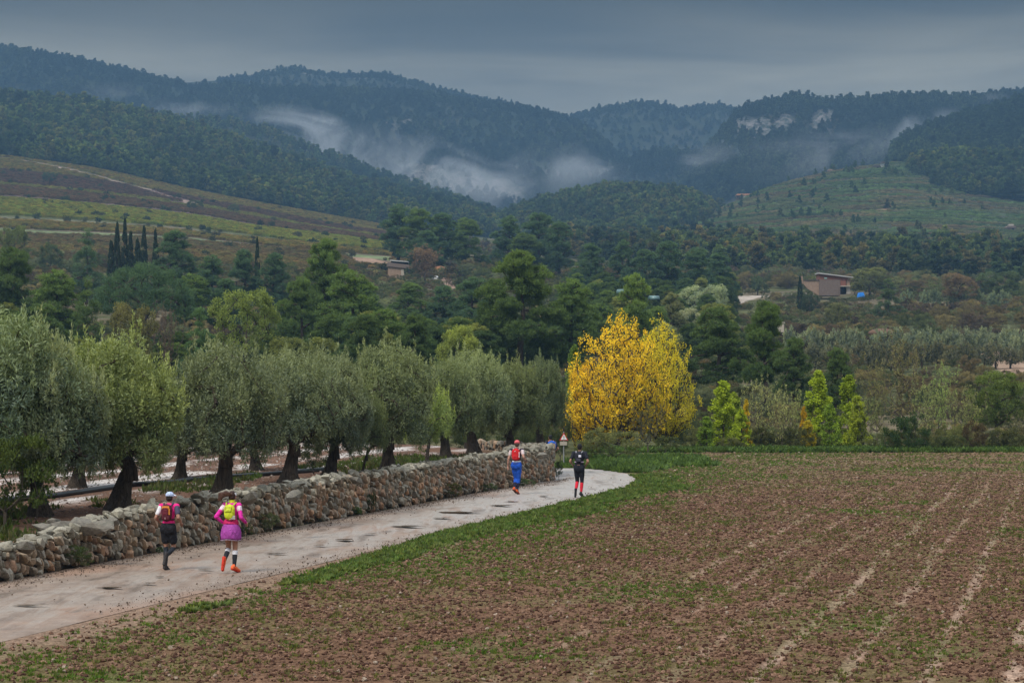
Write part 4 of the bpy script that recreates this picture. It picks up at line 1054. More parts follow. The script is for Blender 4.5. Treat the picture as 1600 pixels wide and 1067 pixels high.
# second line of trees, farther back, blue-green
T('young_pine', 135, 354, 430, 72, BPINE, 'bluish pine left of the cypress group', 'pine_tree')
T('broad_tree', 80, 377, 520, 38, (0.040, 0.055, 0.030), 'small dark round tree on the edge of the vineyard', 'broadleaf_tree')
T('broad_tree', 22, 350, 520, 50, (0.070, 0.085, 0.034), 'light green tree at the left edge below the vines', 'broadleaf_tree')
CY = (0.018, 0.028, 0.018)
T('cypress', 183, 346, 440, 15, CY, 'tall cypress, leftmost of the dark group', 'cypress_tree', group='cypresses in the dark group')
T('cypress', 195, 340, 440, 15, CY, 'tallest cypress of the dark group', 'cypress_tree', group='cypresses in the dark group')
T('cypress', 204, 360, 445, 15, CY, 'short cypress close right of the tallest one', 'cypress_tree', group='cypresses in the dark group')
T('cypress', 225, 352, 445, 16, CY, 'cypress standing between the tallest one and the bluish pine', 'cypress_tree', group='cypresses in the dark group')
T('cypress', 215, 372, 435, 18, CY, 'low broad cypress in the middle of the dark group', 'cypress_tree', group='cypresses in the dark group')
T('cypress', 243, 358, 440, 15, CY, 'leaning cypress, rightmost of the dark group', 'cypress_tree', group='cypresses in the dark group')
T('cypress', 174, 375, 440, 18, CY, 'low cypress at the foot of the leftmost tall one', 'cypress_tree', group='cypresses in the dark group')
T('pine', 272, 356, 425, 78, BPINE, 'bluish pine right of the cypress group', 'pine_tree')
T('pine', 330, 396, 400, 60, BPINE, 'rounded bluish pine beside the thin lone cypress', 'pine_tree')
T('pine', 382, 386, 405, 56, BPINE, 'round-topped dark pine left of the thin lone cypress', 'pine_tree')
T('cypress', 402, 370, 415, 12, CY, 'thin lone cypress between rounded pines', 'cypress_tree')
T('pine', 428, 392, 410, 52, BPINE, 'bluish pine right of the thin lone cypress', 'pine_tree')
T('pine', 300, 425, 330, 70, MPINE, 'green pine behind the small conical pine', 'pine_tree')
T('pine', 355, 432, 330, 60, BPINE, 'bluish pine behind the pale yellow-green tree', 'pine_tree')
T('broad_tree', 77, 268, 1180, 26, (0.034, 0.050, 0.034), 'lone round tree in the middle of the brown vines', 'broadleaf_tree')
T('broad_tree', 305, 312, 1100, 30, (0.040, 0.052, 0.030), 'spreading oak below the bend of the hillside track', 'broadleaf_tree')
T('broad_tree', 365, 318, 1120, 18, (0.040, 0.055, 0.034), 'small dark bush-like tree right of the spreading oak', 'broadleaf_tree')
for i, (px, y, d, w, c, l) in enumerate([
    (622, 316, 660, 62, BPINE, 'pine at the left end of the clump above the ruined shed'),
    (655, 322, 650, 66, MPINE, 'second pine of the clump above the ruined shed'),
    (690, 330, 655, 66, BPINE, 'darker pine in the middle of the clump above the ruined shed'),
    (728, 338, 650, 60, MPINE, 'pine at the right end of the clump above the ruined shed'),
    (668, 358, 640, 60, BPINE, 'low pine in front of the clump above the ruined shed'),
    (795, 334, 625, 60, BPINE, 'left pine of the dark clump right of the hilltop gap'),
    (843, 328, 625, 66, BPINE, 'tallest pine of the dark clump behind the great pine'),
    (874, 344, 615, 54, BPINE, 'pine on the right side of the dark clump behind the great pine'),
    (818, 362, 610, 70, DPINE, 'low pine in front of the dark clump behind the great pine'),
    (925, 377, 540, 52, BPINE, 'isolated bluish pine right of the dark clump'),
    (973, 372, 535, 46, BPINE, 'pointed pine directly above the yellow tree'),
    (1008, 386, 520, 52, BPINE, 'low round pine right above the yellow tree'),
    (1043, 374, 525, 62, BPINE, 'broad bluish pine left of the silvery tree'),
    (1088, 384, 520, 60, BPINE, 'bluish pine behind the silvery tree'),
    (1124, 392, 530, 56, BPINE, 'last pine of the bluish line, left of the farm track'),
    (740, 430, 330, 80, BPINE, 'bluish pine left of the great pine and farther back'),
    (640, 438, 380, 60, MPINE, 'green pine just below the ruined shed'),
    (694, 444, 360, 60, BPINE, 'bluish pine below the terracotta bank'),
    (575, 440, 330, 60, MPINE, 'green pine below and left of the ruined shed'),
    (940, 470, 300, 60, MPINE, 'green pine behind the left side of the yellow tree'),
    (1050, 455, 330, 50, (0.075, 0.082, 0.045), 'olive-green tree behind the right side of the yellow tree')]):
    T('pine', px, y, d, w, c, l, 'pine_tree')
T('thin_tree', 664, 380, 590, 52, (0.120, 0.070, 0.050), 'reddish-brown round tree beside the ruined shed', 'broadleaf_tree', var=1)
T('broad_tree', 664, 386, 591, 46, (0.095, 0.068, 0.050), 'brown-leaved crown standing behind the reddish tree', 'broadleaf_tree')
T('broad_tree', 1103, 440, 420, 76, (0.150, 0.175, 0.125), 'silvery pale round tree left of the farm track', 'broadleaf_tree')
T('broad_tree', 1075, 478, 380, 46, (0.130, 0.140, 0.100), 'small silvery tree below the silvery round one', 'broadleaf_tree')
T('broad_tree', 1040, 500, 300, 60, (0.085, 0.100, 0.055), 'dull green tree showing right of the yellow tree top', 'broadleaf_tree')
T('broad_tree', 1358, 416, 585, 62, (0.080, 0.088, 0.040), 'olive-green tree right behind the brick building', 'broadleaf_tree')
T('young_pine', 1388, 432, 460, 56, (0.042, 0.062, 0.034), 'dark cone-shaped tree right of the blue tarpaulin', 'broadleaf_tree')
T('cypress', 1250, 431, 500, 11, CY, 'thin lone cypress in front of the brick building', 'cypress_tree')
T('broad_tree', 1266, 458, 470, 30, (0.026, 0.038, 0.026), 'dark tree touching the thin cypress before the brick building', 'broadleaf_tree')
T('broad_tree', 1310, 470, 400, 50, (0.070, 0.075, 0.040), 'dull green tree below the brick building', 'broadleaf_tree')
T('broad_tree', 1336, 440, 590, 24, (0.090, 0.092, 0.045), 'yellowish tree beside the blue tarpaulin', 'broadleaf_tree')
T('far_olive', 1184, 425, 590, 26, (0.040, 0.055, 0.030), 'small round tree beside the farm track', 'olive_tree')
T('cypress', 1386, 246, 1560, 8, CY, 'small dark cypress beside the white hut on the terraces', 'cypress_tree')
T('broad_tree', 1500, 425, 520, 60, (0.085, 0.062, 0.045), 'brownish bare-looking tree right of the cone-shaped tree', 'broadleaf_tree')
T('broad_tree', 1560, 420, 540, 70, (0.044, 0.062, 0.034), 'green tree at the right end of the wooded terrace', 'broadleaf_tree')
rg = NRM(60)
for i, px in enumerate(np.arange(1238, 1640, 21)):
    T('far_olive', px + rg.uniform(-4, 4), 506 + rg.uniform(-4, 4), 330 + rg.uniform(-5, 5), 34, tuple(np.array((0.105, 0.120, 0.085)) * rg.uniform(0.8, 1.1)),
      ORD[i] + ' small grey-green olive from the left in the long row below the brick building', 'olive_tree', group='olives in the long row below the brick building')
for i, px in enumerate(np.arange(1245, 1640, 24)):
    T('far_olive', px + rg.uniform(-6, 6), 532 + rg.uniform(-6, 6), 300 + rg.uniform(-6, 6), 38, tuple(np.array((0.062, 0.062, 0.042)) * rg.uniform(0.75, 1.2)),
      ORD[i] + ' dull bush-like tree from the left in the hedge under the long olive row', 'hedge_tree', group='trees of the hedge under the olive row')
for i, px in enumerate(np.arange(1420, 1580, 22)):
    T('far_olive', px + rg.uniform(-4, 4), 446 + rg.uniform(-4, 4), 520, 24, (0.085, 0.105, 0.070),
      ORD[i] + ' small olive from the left on the terrace right of the blue tarpaulin', 'olive_tree', group='olives on the terrace right of the blue tarpaulin')
# edge of the field: yellow tree, saplings, bare trees
YEL = (0.80, 0.585, 0.045)
T('yellow_tree', 968, 490, 130.0, 148, YEL, 'big golden-yellow tree fanning out at the corner of the field', 'yellow_tree', z0=-0.1, rotz=0.2, var=0)
T('yellow_tree', 1036, 500, 133.0, 118, (0.62, 0.54, 0.05), 'greener yellow tree touching the big golden one on its right', 'yellow_tree', z0=-0.1, rotz=1.4, var=1)
T('yellow_tree', 912, 565, 131.0, 70, (0.78, 0.54, 0.04), 'low yellow tree at the left foot of the big golden one', 'yellow_tree', z0=-0.2, rotz=3.0, var=1)
T('poplar', 898, 538, 140, 46, (0.17, 0.26, 0.06), 'light green young poplar behind the left side of the golden tree', 'poplar_tree')
PG = (0.33, 0.42, 0.04)
T('poplar', 1130, 594, 131, 66, PG, 'bright green sapling nearest the golden tree', 'poplar_tree')
T('poplar', 1166, 622, 130, 20, (0.62, 0.46, 0.04), 'small orange-yellow sapling beside the bright green one', 'poplar_tree')
T('thin_tree', 1190, 588, 132, 62, (0.16, 0.17, 0.085), 'pale greyish willow-like tree between green saplings', 'thin_leaved_tree', var=0)
T('thin_tree', 1222, 600, 131, 44, (0.15, 0.16, 0.08), 'pale thin tree right of the willow-like one', 'thin_leaved_tree', var=1)
T('poplar', 1256, 634, 131, 20, (0.55, 0.36, 0.03), 'small golden sapling left of the tall green poplar', 'poplar_tree')
T('poplar', 1279, 578, 133, 62, PG, 'tall bright green poplar sapling in the middle of the row', 'poplar_tree')
T('poplar', 1326, 584, 133, 58, (0.26, 0.34, 0.035), 'green poplar sapling with a yellow tip', 'poplar_tree')
T('poplar', 1158, 640, 129.5, 44, PG, 'low yellow-green sapling in front of the orange-yellow one', 'poplar_tree')
T('poplar', 1104, 650, 129.5, 40, (0.20, 0.30, 0.05), 'low green sapling nearest the foot of the golden tree', 'poplar_tree')
T('poplar', 1296, 630, 129.5, 44, (0.22, 0.32, 0.05), 'low green sapling between the two tall poplars', 'poplar_tree')
T('poplar', 1146, 612, 134, 46, (0.30, 0.38, 0.05), 'pale green sapling rising behind the bright one nearest the golden tree', 'poplar_tree')
T('poplar', 1340, 618, 131, 50, (0.34, 0.40, 0.05), 'leaning yellow-green sapling right of the yellow-tipped poplar', 'poplar_tree')
T('poplar', 1262, 655, 129.5, 34, (0.50, 0.42, 0.04), 'knee-high golden sapling left of the tall green poplar', 'poplar_tree')
T('thin_tree', 1248, 610, 134, 56, (0.14, 0.16, 0.07), 'pale leafy tree between the golden sapling and the thin one', 'thin_leaved_tree', var=2)
T('thin_tree', 1450, 590, 133, 60, (0.13, 0.15, 0.07), 'pale thinly leaved tree behind the low green shrub', 'thin_leaved_tree', var=0)
T('thin_tree', 1510, 600, 136, 60, (0.12, 0.13, 0.06), 'greenish twiggy tree before the dark spreading tree', 'thin_leaved_tree', var=1)
T('thin_tree', 1350, 620, 131, 44, (0.12, 0.14, 0.06), 'spindly twiggy tree right of the yellow-tipped poplar', 'bare_tree', var=2)
T('thin_tree', 1408, 520, 140, 96, (0.085, 0.080, 0.045), 'tall bare twiggy tree behind the dark green shrub', 'bare_tree', var=0)
T('thin_tree', 1370, 560, 136, 50, (0.09, 0.09, 0.045), 'bare twiggy tree left of the tall bare one', 'bare_tree', var=1)
T('thin_tree', 1470, 566, 140, 54, (0.13, 0.17, 0.065), 'thin light green tree right of the tall bare one', 'thin_leaved_tree', var=2)
T('broad_tree', 1555, 572, 148, 96, (0.052, 0.070, 0.022), 'dark green spreading tree near the right edge', 'broadleaf_tree')
T('thin_tree', 1590, 640, 132, 50, (0.075, 0.075, 0.040), 'bare brownish tree at the right edge', 'bare_tree', var=1)
T('bush', 1418, 640, 127, 78, (0.034, 0.060, 0.024), 'dark green rounded shrub before the tall bare tree', 'shrub', cat='shrub', part='foliage')
T('bush', 1526, 652, 128, 46, (0.070, 0.052, 0.032), 'rusty brown shrub near the right end of the field', 'shrub', cat='shrub', part='foliage')
T('bush', 1572, 664, 129, 70, (0.060, 0.065, 0.032), 'grey-green shrub at the right end of the field', 'shrub', cat='shrub', part='foliage')
T('bush', 1486, 676, 127, 60, (0.055, 0.068, 0.030), 'low green shrub left of the rusty one', 'shrub', cat='shrub', part='foliage')
T('bush', 958, 664, 112.5, 90, (0.125, 0.135, 0.060), 'pale green broom bush beyond the road bend', 'shrub', cat='shrub', z0=-0.05, part='foliage')
T('bush', 918, 680, 113.5, 50, (0.115, 0.130, 0.055), 'smaller pale bush left of the broom bush', 'shrub', cat='shrub', z0=-0.2, part='foliage')
T('thin_tree', 1012, 628, 121, 60, (0.075, 0.080, 0.045), 'grey twiggy bush in front of the golden tree', 'shrub', cat='shrub', var=2, z0=-0.05, part='foliage')
T('bush', 1040, 678, 125, 40, (0.07, 0.085, 0.035), 'low shrub at the foot of the greener yellow tree', 'shrub', cat='shrub', z0=-0.05, part='foliage')
T('broad_tree', 800, 600, 150, 90, (0.06, 0.085, 0.03), 'green tree closing the gap behind the last olives', 'broadleaf_tree')
rg = NRM(61)
for i in range(44):
    px = rg.uniform(1085, 1625)
    T('bush', px, 676 + rg.uniform(-18, 10), rg.uniform(128, 135), rg.uniform(26, 56), tuple(np.array((0.105, 0.115, 0.050)) * rg.uniform(0.6, 1.25)),
      'low weedy bush in the strip along the far edge of the field', 'shrub', group='low bushes along the far edge of the field', cat='shrub', part='foliage')
for i in range(16):
    px = rg.uniform(560, 880)
    T('bush', px, rg.uniform(640, 668), rg.uniform(124, 134), rg.uniform(36, 60), tuple(np.array((0.065, 0.080, 0.035)) * rg.uniform(0.7, 1.2)),
      'bush in the dense undergrowth behind the grove', 'shrub', group='bushes in the undergrowth behind the grove', cat='shrub', part='foliage')
# olives: (px of trunk, y of trunk foot, y of crown top, crown width, colour, label)
OL = (0.098, 0.118, 0.072)
def oz(x, d): return float(grove_z(np.array([x]), np.array([d]))[0])
def otree(px, yfoot, ytop, w, col, label, kind='olive', rotz=0.0, var=None, name='olive_tree', shift=0):
    d = 60.0
    for _ in range(12): d = F * (CH - oz((px - 800) / F * d, d)) / (yfoot - HY)
    v = 0.88 + 0.28 * ((px * 0.37) % 1.0); col = tuple(np.array(col) * (1.02 * v, 1.02 * v, (0.84 + 0.18 * ((px * 0.71) % 1.0)) * v))
    return T(kind, px + shift, ytop, d, w * 0.98, col, label, name, z0=oz((px - 800) / F * d, d), rotz=rotz, var=var)
otree(-22, 812, 470, 320, (0.080, 0.105, 0.070), 'large dark olive cut by the left edge of the view', rotz=0.4, var=0)
otree(64, 806, 506, 230, (0.110, 0.130, 0.085), 'silvery olive with a split trunk, second from the left edge', rotz=1.3, var=1)
otree(186, 796, 514, 262, (0.100, 0.122, 0.060), 'olive with a yellowish top and a stout straight trunk behind the big boulder', rotz=2.5, var=2)
otree(346, 774, 534, 225, (0.098, 0.118, 0.075), 'dark-trunked olive right behind the woman runner', rotz=0.2, var=3)
otree(452, 754, 540, 190, (0.096, 0.116, 0.070), 'olive with two leaning dark trunks beyond the woman runner', rotz=4.0, var=0)
otree(514, 748, 546, 170, (0.100, 0.120, 0.075), 'broad olive with a heavy slanting trunk before the thin young tree', rotz=5.1, var=1)
otree(606, 735, 530, 175, (0.104, 0.126, 0.078), 'tallest olive of the middle, on a wide flared trunk', rotz=0.9, var=2)
otree(698, 718, 562, 134, (0.090, 0.112, 0.062), 'short-trunked olive behind the hanging green one', rotz=3.1, var=3)
otree(740, 711, 543, 150, (0.100, 0.122, 0.075), 'olive with a flared trunk near the end of the wall', rotz=1.0, var=0)
otree(800, 706, 560, 124, (0.090, 0.110, 0.064), 'olive just left of the runner with the red pack', rotz=2.2, var=1)
otree(846, 702, 556, 106, (0.078, 0.100, 0.060), 'last and darkest olive beside the golden tree', rotz=4.4, var=2)
otree(565, 745, 600, 92, (0.075, 0.095, 0.050), 'thin young tree with a forked stem between two stout olives', 'olive_slim', rotz=0.5)
otree(667, 725, 592, 108, (0.125, 0.160, 0.050), 'small bright green tree on a thin straight trunk', 'olive_slim', rotz=2.0)
otree(280, 748, 600, 150, (0.080, 0.098, 0.060), 'olive set back in the second row left of the woman', rotz=2.0, var=3)
otree(120, 762, 580, 170, (0.080, 0.098, 0.058), 'olive set back in the second row above the big boulder', rotz=5.0, var=0)
otree(400, 735, 570, 130, (0.085, 0.102, 0.062), 'olive set back in the second row above the woman', rotz=1.0, var=1)

rg = NRM(62)
def skytree(s, px, d, ytop, w, label, group):
    z = float(s.at(px, d)); x = (px - 800) / F * d; crown, wood, h, ww = PROTO['far_pine'][int(px) % 4]; H_ = max(4.5, CH + (HY - ytop) / F * d - z)
    e = add('skyline_pine', None, loc=(x, d, z), rot=(0, 0, px), scale=(w / F * d / ww,) * 2 + (H_ / h,), label=label, cat='tree', group=group)
    add('crown', crown, e, color=(0.05, 0.075, 0.04)); add('trunk', wood, e)
for i, (px, y) in enumerate(((3, 73), (14, 78), (40, 80), (70, 79), (88, 78), (106, 82), (122, 86), (132, 90), (152, 98), (166, 102), (186, 102), (200, 106), (212, 112), (228, 118))):
    skytree(front_far, px, 2840, y, rg.uniform(13, 19), ORD[i] + ' pine from the left standing clear on the skyline of the blue mountain', 'pines on the left skyline')
for i, (px, y) in enumerate(((1152, 171), (1182, 168), (1194, 167), (1210, 166), (1322, 164))):
    skytree(cliff_hill, px, 2470, y, 11, ORD[i] + ' small pine from the left on the skyline above the rock face', 'pines above the rock face')
T('bush', 8, 650, 51.5, 150, (0.060, 0.085, 0.026), 'leafy green suckers hanging at the foot of the leftmost olive', 'olive_suckers', cat='plant', z0=oz(-10.8, 51.5), part='foliage')
T('bush', 58, 690, 53.0, 70, (0.070, 0.095, 0.036), 'green suckers round the split trunk of the second olive', 'olive_suckers', cat='plant', z0=oz(-10.4, 53.0), part='foliage')
T('bush', 490, 690, 74, 60, (0.045, 0.058, 0.030), 'dark low shrub between the middle olives', 'shrub', cat='plant', z0=oz(-6.1, 74), part='foliage')
T('bush', 1262, 452, 556, 20, (0.07, 0.085, 0.045), 'bush hiding the foot of the ruined wall left of the brick building', 'shrub', cat='shrub', part='foliage')
T('bush', 1276, 460, 555, 20, (0.08, 0.08, 0.05), 'brownish bush at the lower left corner of the brick building', 'shrub', cat='shrub', part='foliage')

# ------------------------------------------------------------------ dry stone wall
def stone_mesh(seed, elong=1.0):
    rg = NRM(seed); bm = bmesh.new()
    for i in range(22):
        v = unit(rg.normal(size=3)); v = np.sign(v) * np.abs(v) ** 0.72
        bm.verts.new(v * rg.uniform(0.85, 1.05) * 0.5)
    r = bmesh.ops.convex_hull(bm, input=bm.verts)
    bmesh.ops.delete(bm, geom=[e for e in r['geom_interior'] if isinstance(e, bmesh.types.BMVert)], context='VERTS')
    me = bpy.data.meshes.new('stone'); bm.to_mesh(me); bm.free(); me.materials.append(M['stone'])
    V = np.empty(len(me.vertices) * 3, np.float32); me.vertices.foreach_get('co', V)
    Fq = np.array([list(p.vertices) for p in me.polygons if len(p.vertices) == 3])
    return me, V.reshape(-1, 3), Fq
STONES = [stone_mesh(500 + i) for i in range(12)]
SCOLS = [(0.30, 0.225, 0.155), (0.25, 0.20, 0.15), (0.22, 0.20, 0.165), (0.34, 0.24, 0.165), (0.36, 0.215, 0.13), (0.28, 0.25, 0.205), (0.20, 0.17, 0.13), (0.30, 0.19, 0.13), (0.24, 0.215, 0.17)]
wall = add('stone_wall', None, loc=(float(SX(wall_s(48), 48)), 48, 0), label='long dry-stone retaining wall between the dirt road and the olive grove', cat='wall')
w0 = np.array(wall.location)
rg = NRM(7); items = []
def wall_path(u):      # u metres along from d=30; returns x, d, outward normal (towards the road)
    pass
dcol = np.arange(26, 92.2, 0.12)
def add_stone(p, ax, sz, col): items.append((np.array(p, float), ax, np.array(sz, float), col))
def lean_axes(tdir, ndir, ang):
    """columns: stone's long axis, its thickness, its depth into the wall"""
    up = np.array((0, 0, 1.0)); la = -tdir * math.cos(ang) + up * math.sin(ang); th = np.cross(la, ndir); th /= np.linalg.norm(th)
    return np.stack([la, th, ndir], 1)
tdir = np.array((SL, 1, 0)); tdir /= np.linalg.norm(tdir); ndir = np.array((tdir[1], -tdir[0], 0))
pitch_a, pitch_b = 0.255, 0.142
ang0 = R(58)
for ia in range(-150, 10):
    for ib in range(-60, 720):
        a = ia * pitch_a + rg.normal() * 0.03 + (ib % 2) * pitch_a * 0.5; b = ib * pitch_b + rg.normal() * 0.012
        # in-plane coordinates: long axis leans back towards the camera
        u = -math.cos(ang0) * a + math.sin(ang0) * b; v = math.sin(ang0) * a + math.cos(ang0) * b
        d = 30 + u * tdir[1]
        if d < 30 or d > 91.9 or v < 0.02: continue
        hgt = float(wall_h(d)) + 0.10 * (float(vnoise(d / 1.7, 0, 9)) - 0.5)
        if v > hgt: continue
        bat = 0.10 * v / hgt
        s = float(wall_s(d)); px = (SX(s, d)) / d * F + 800
        p = (SX(s, d) - 0.10 - bat * 0.5 + rg.normal() * 0.025, d, v)
        ang = ang0 + rg.normal() * 0.28
        sz = (rg.uniform(0.20, 0.33), rg.uniform(0.11, 0.18), rg.uniform(0.2, 0.3))
        if rg.uniform() < 0.12: sz = (rg.uniform(0.26, 0.36), rg.uniform(0.20, 0.28), 0.28)
        if rg.uniform() < 0.1: sz = (0.16, 0.13, 0.18)
        c = np.array(SCOLS[rg.integers(0, len(SCOLS))]) * rg.uniform(0.95, 1.45)
        top = sstep(0.6, 1.0, v / hgt); c = lerp(c, np.array((0.25, 0.235, 0.18)), top * 0.45)
        add_stone(p, lean_axes(tdir, ndir, ang), sz, c)
for d in np.arange(30, 92, 0.27):              # capping stones, lying loose on top
    for k in range(2):
        dj = d + rg.normal() * 0.1; s = float(wall_s(dj)); hgt = float(wall_h(dj))
        a = rg.uniform(0, 3.14); ax = np.array(Euler((rg.normal() * 0.3, rg.normal() * 0.3, a)).to_matrix())
        sz = np.array((rg.uniform(0.22, 0.42), rg.uniform(0.16, 0.28), rg.uniform(0.10, 0.20))) * (1.35 if rg.uniform() < 0.15 else 1)
        add_stone((SX(s, dj) - 0.16 - k * 0.27, dj, hgt + 0.05 + rg.normal() * 0.03), ax, sz, np.array((0.27, 0.25, 0.20)) * rg.uniform(0.7, 1.3))
for i in range(60):                            # heap on the far corner
    t = rg.uniform(0, 1); dj = 89 + 3.0 * rg.uniform(0, 1); q = rg.uniform(0, 1)
    ax = np.array(Euler((rg.normal() * 0.5, rg.normal() * 0.5, rg.uniform(0, 3))).to_matrix())
    add_stone((SX(float(wall_s(dj)), dj) - 0.25 - rg.uniform(0, 1.1), dj, 1.2 + 0.16 * q * (1 - abs(dj - 90.5) / 2.2)), ax, np.array((0.4, 0.28, 0.22)) * rg.uniform(0.7, 1.2), np.array((0.25, 0.225, 0.18)) * rg.uniform(0.8, 1.2))
endx = float(SX(wall_s(91.9), 91.9))
for ia in range(26):                           # the return of the wall round the bend
    for iv in range(8):
        u = ia * 0.3 + rg.normal() * 0.03; v = 0.08 + iv * 0.17 + rg.normal() * 0.02
        p = (endx - 0.1 - u * 0.42, 92.0 + u * 0.91, v)
        td = np.array((-0.42, 0.91, 0)); nd = np.array((0.91, 0.42, 0))
        add_stone(p, lean_axes(-td, nd, R(60) + rg.normal() * 0.3), (rg.uniform(0.24, 0.4), rg.uniform(0.15, 0.24), 0.28), np.array(SCOLS[rg.integers(0, len(SCOLS))]) * rg.uniform(0.7, 1.1))
# big boulders lying on top (seen near the first olives)
BOULD = [(98, 812, 0.42), (128, 806, 0.5), (152, 800, 0.62), (66, 832, 0.42), (84, 826, 0.36), (176, 796, 0.34), (40, 846, 0.4), (556, 742, 0.38), (846, 704, 0.42), (826, 710, 0.3), (455, 766, 0.45), (390, 770, 0.42)]
for px, y, s_k in BOULD:
    d = 50.0
    for _ in range(10):
        z = float(wall_h(d)) + 0.12; d = F * (CH - z) / (y + 6 - HY)
    ax = np.array(Euler((rg.normal() * 0.15, rg.normal() * 0.15, rg.uniform(0, 3))).to_matrix())
    add_stone(((px - 800) / F * d, d, float(wall_h(d)) + 0.08), ax, np.array((1.5, 1.0, 0.62)) * s_k * 0.9, np.array((0.17, 0.155, 0.13)) * rg.uniform(0.85, 1.15))
def vis(it):
    p = it[0]; px = p[0] / p[1] * F + 800; ok = (px > -5) & (px < 1605)
    return (0 if ok else 1, p[1] / (max(it[2]) ** 0.5))
items.sort(key=vis)
for k, (p, ax, sz, c) in enumerate(items[:300]):
    me = STONES[k % 12][0]
    o = add('stone', me, wall, color=tuple(c))
    Mx = Matrix(np.array(ax).tolist()).to_4x4() @ Matrix.Diagonal((sz[0], sz[1], sz[2], 1))
    Mx.translation = Vector((p - w0).tolist()); o.matrix_local = Mx
V = []; Fs = []; Cc = []; n = 0
for k, (p, ax, sz, c) in enumerate(items[300:]):
    _, sv, sf = STONES[k % 12]; a = rg.uniform(0, 6.28)
    vv = sv * sz; vv = vv @ np.array(ax).T + (p - w0)
    V.append(vv); Fs.append(sf + n); n += len(sv); Cc.append(np.tile(c, (len(sv), 1)))
me = mesh_of('stones', np.concatenate(V), [np.concatenate(Fs)], M['stone_geo'], False, cols={'col': np.concatenate(Cc)})
o = add('stones', me, wall, kind='stuff')
# dark rubble core behind the face
M['rubble'] = flat('dark_rubble', (0.035, 0.027, 0.020), 0.95, 0.1, 0.4, 8)
dcs = np.arange(24, 92.3, 0.6); V = []
for d in dcs:
    x = float(SX(wall_s(d), d)); h = float(wall_h(d)); V += [(x - 0.10, d, -0.1), (x - 0.18, d, h - 0.06), (x - 0.62, d, h - 0.06), (x - 0.62, d, -0.1)]
V = np.array(V) - w0; n = len(dcs); Fq = [(4 * i + k, 4 * i + 4 + k, 4 * i + 5 + k, 4 * i + 1 + k) for i in range(n - 1) for k in range(3)]
Fq += [(4 * (n - 1), 4 * (n - 1) + 1, 4 * (n - 1) + 2, 4 * (n - 1) + 3)]
g2 = []
ex = np.array((endx - 0.22, 92.1, 0)) - w0; e2 = ex + np.array((-0.42 * 8, 0.91 * 8, 0)); nb = len(V)
V = np.concatenate([V, [ex + (0, 0, -0.6), ex + (0, 0, 1.25), e2 + (0, 0, 1.25), e2 + (0, 0, -0.9)]]); Fq.append((nb, nb + 1, nb + 2, nb + 3))
add('rubble_core', mesh_of('rubble_core', V, [np.array(Fq)], M['rubble'], False), wall)

# ------------------------------------------------------------------ small ground cover
def soft_clod(seed):
    rg = NRM(seed); bm = bmesh.new(); bmesh.ops.create_icosphere(bm, subdivisions=1, radius=0.5)
    for v in bm.verts: v.co = Vector(np.array(v.co) * rg.uniform(0.7, 1.2))
    me = bpy.data.meshes.new('clod'); bm.to_mesh(me); bm.free(); me.materials.append(M['stone_inst']); return me
def _clodm(t):
    base = t.attr('icol', 'INSTANCER'); co = t.new('ShaderNodeTexCoord'); n = t.noise(3.0, 4, 0.7, co.outputs['Object'])
    return princ(t, t.mix(t.ramp(n, .35, .65), t.mix(1.0, base, (.6, .6, .6), 'MULTIPLY'), t.mix(1.0, base, (1.25, 1.25, 1.25), 'MULTIPLY')), 0.95, 0.03)
M['clod'] = material('clod', _clodm)
CL = [soft_clod(600 + i) for i in range(6)]
for m in CL: m.materials.clear(); m.materials.append(M['clod'])
SI = []
for i in range(4):
    m = STONES[i][0].copy(); m.materials.clear(); m.materials.append(M['stone_inst']); SI.append(m)
def tuft(seed, n, h, w, spread, lean=0.5):
    rg = NRM(seed); V = []; T_ = []
    for i in range(n):
        a = rg.uniform(0, 6.28); r = spread * rg.uniform(0, 1) ** 0.7; b = np.array((r * math.cos(a), r * math.sin(a), -0.01))
        dv = np.array((math.cos(a) * lean, math.sin(a) * lean, 0)) * rg.uniform(0.2, 1) + rg.normal(size=3) * 0.15; dv[2] = 1; hh = h * rg.uniform(0.5, 1.1)
        sd_ = np.array((-math.sin(a + 0.8), math.cos(a + 0.8), 0)) * w * rg.uniform(0.6, 1.2)
        tip = b + dv * hh; V += [b - sd_ * 0.4, b + dv * hh * 0.45 + sd_, tip, b + dv * hh * 0.5 - sd_]; T_ += [rg.uniform(0.2, 0.9)] * 4
    return mesh_of('tuft', V, [np.arange(len(V)).reshape(-1, 4)], M['foliage_inst'], attrs={'tint': T_})
TF = [tuft(700 + i, 16, 0.11, 0.016, 0.07, 0.8) for i in range(4)]
WD = [tuft(710 + i, 26, 0.16, 0.035, 0.12, 1.0) for i in range(4)]
def field_pts(rg, dens, d0, d1, px0=-50, px1=1850):
    out = []
    for a in np.arange(d0, d1, 4.0):
        b = a + 4; w = (px1 - px0) / F * (a + b) / 2; n = int(w * 4 * (dens(a) if callable(dens) else dens))
        d = rg.uniform(a, b, n); px = rg.uniform(px0, px1, n); out.append(np.stack([(px - 800) / F * d, d], 1))
    return np.concatenate(out)
rg = NRM(80)
P = field_pts(rg, lambda d: max(20, 110 - 0.86 * d), 31, 128); rd = road_dist(P[:, 0], P[:, 1]); k = (rd > 2.5) & (P[:, 0] - SL * P[:, 1] > -17.8 - 3 * (P[:, 1] > 96)); 
k &= ~((P[:, 1] > 98) & (P[:, 0] < 5)); P = P[k]; rd = rd[k]
tm_ = track_mask(P[:, 0], P[:, 1]); gm_ = green_mask(P[:, 0], P[:, 1])
k = rg.uniform(0, 1, len(P)) > np.maximum(tm_ * 0.85, np.where((rd < 3.4) & (P[:, 1] < 62), 0.7, gm_ * 0.3)); P = P[k]; n = len(P)
z = field_h(P[:, 0], P[:, 1])
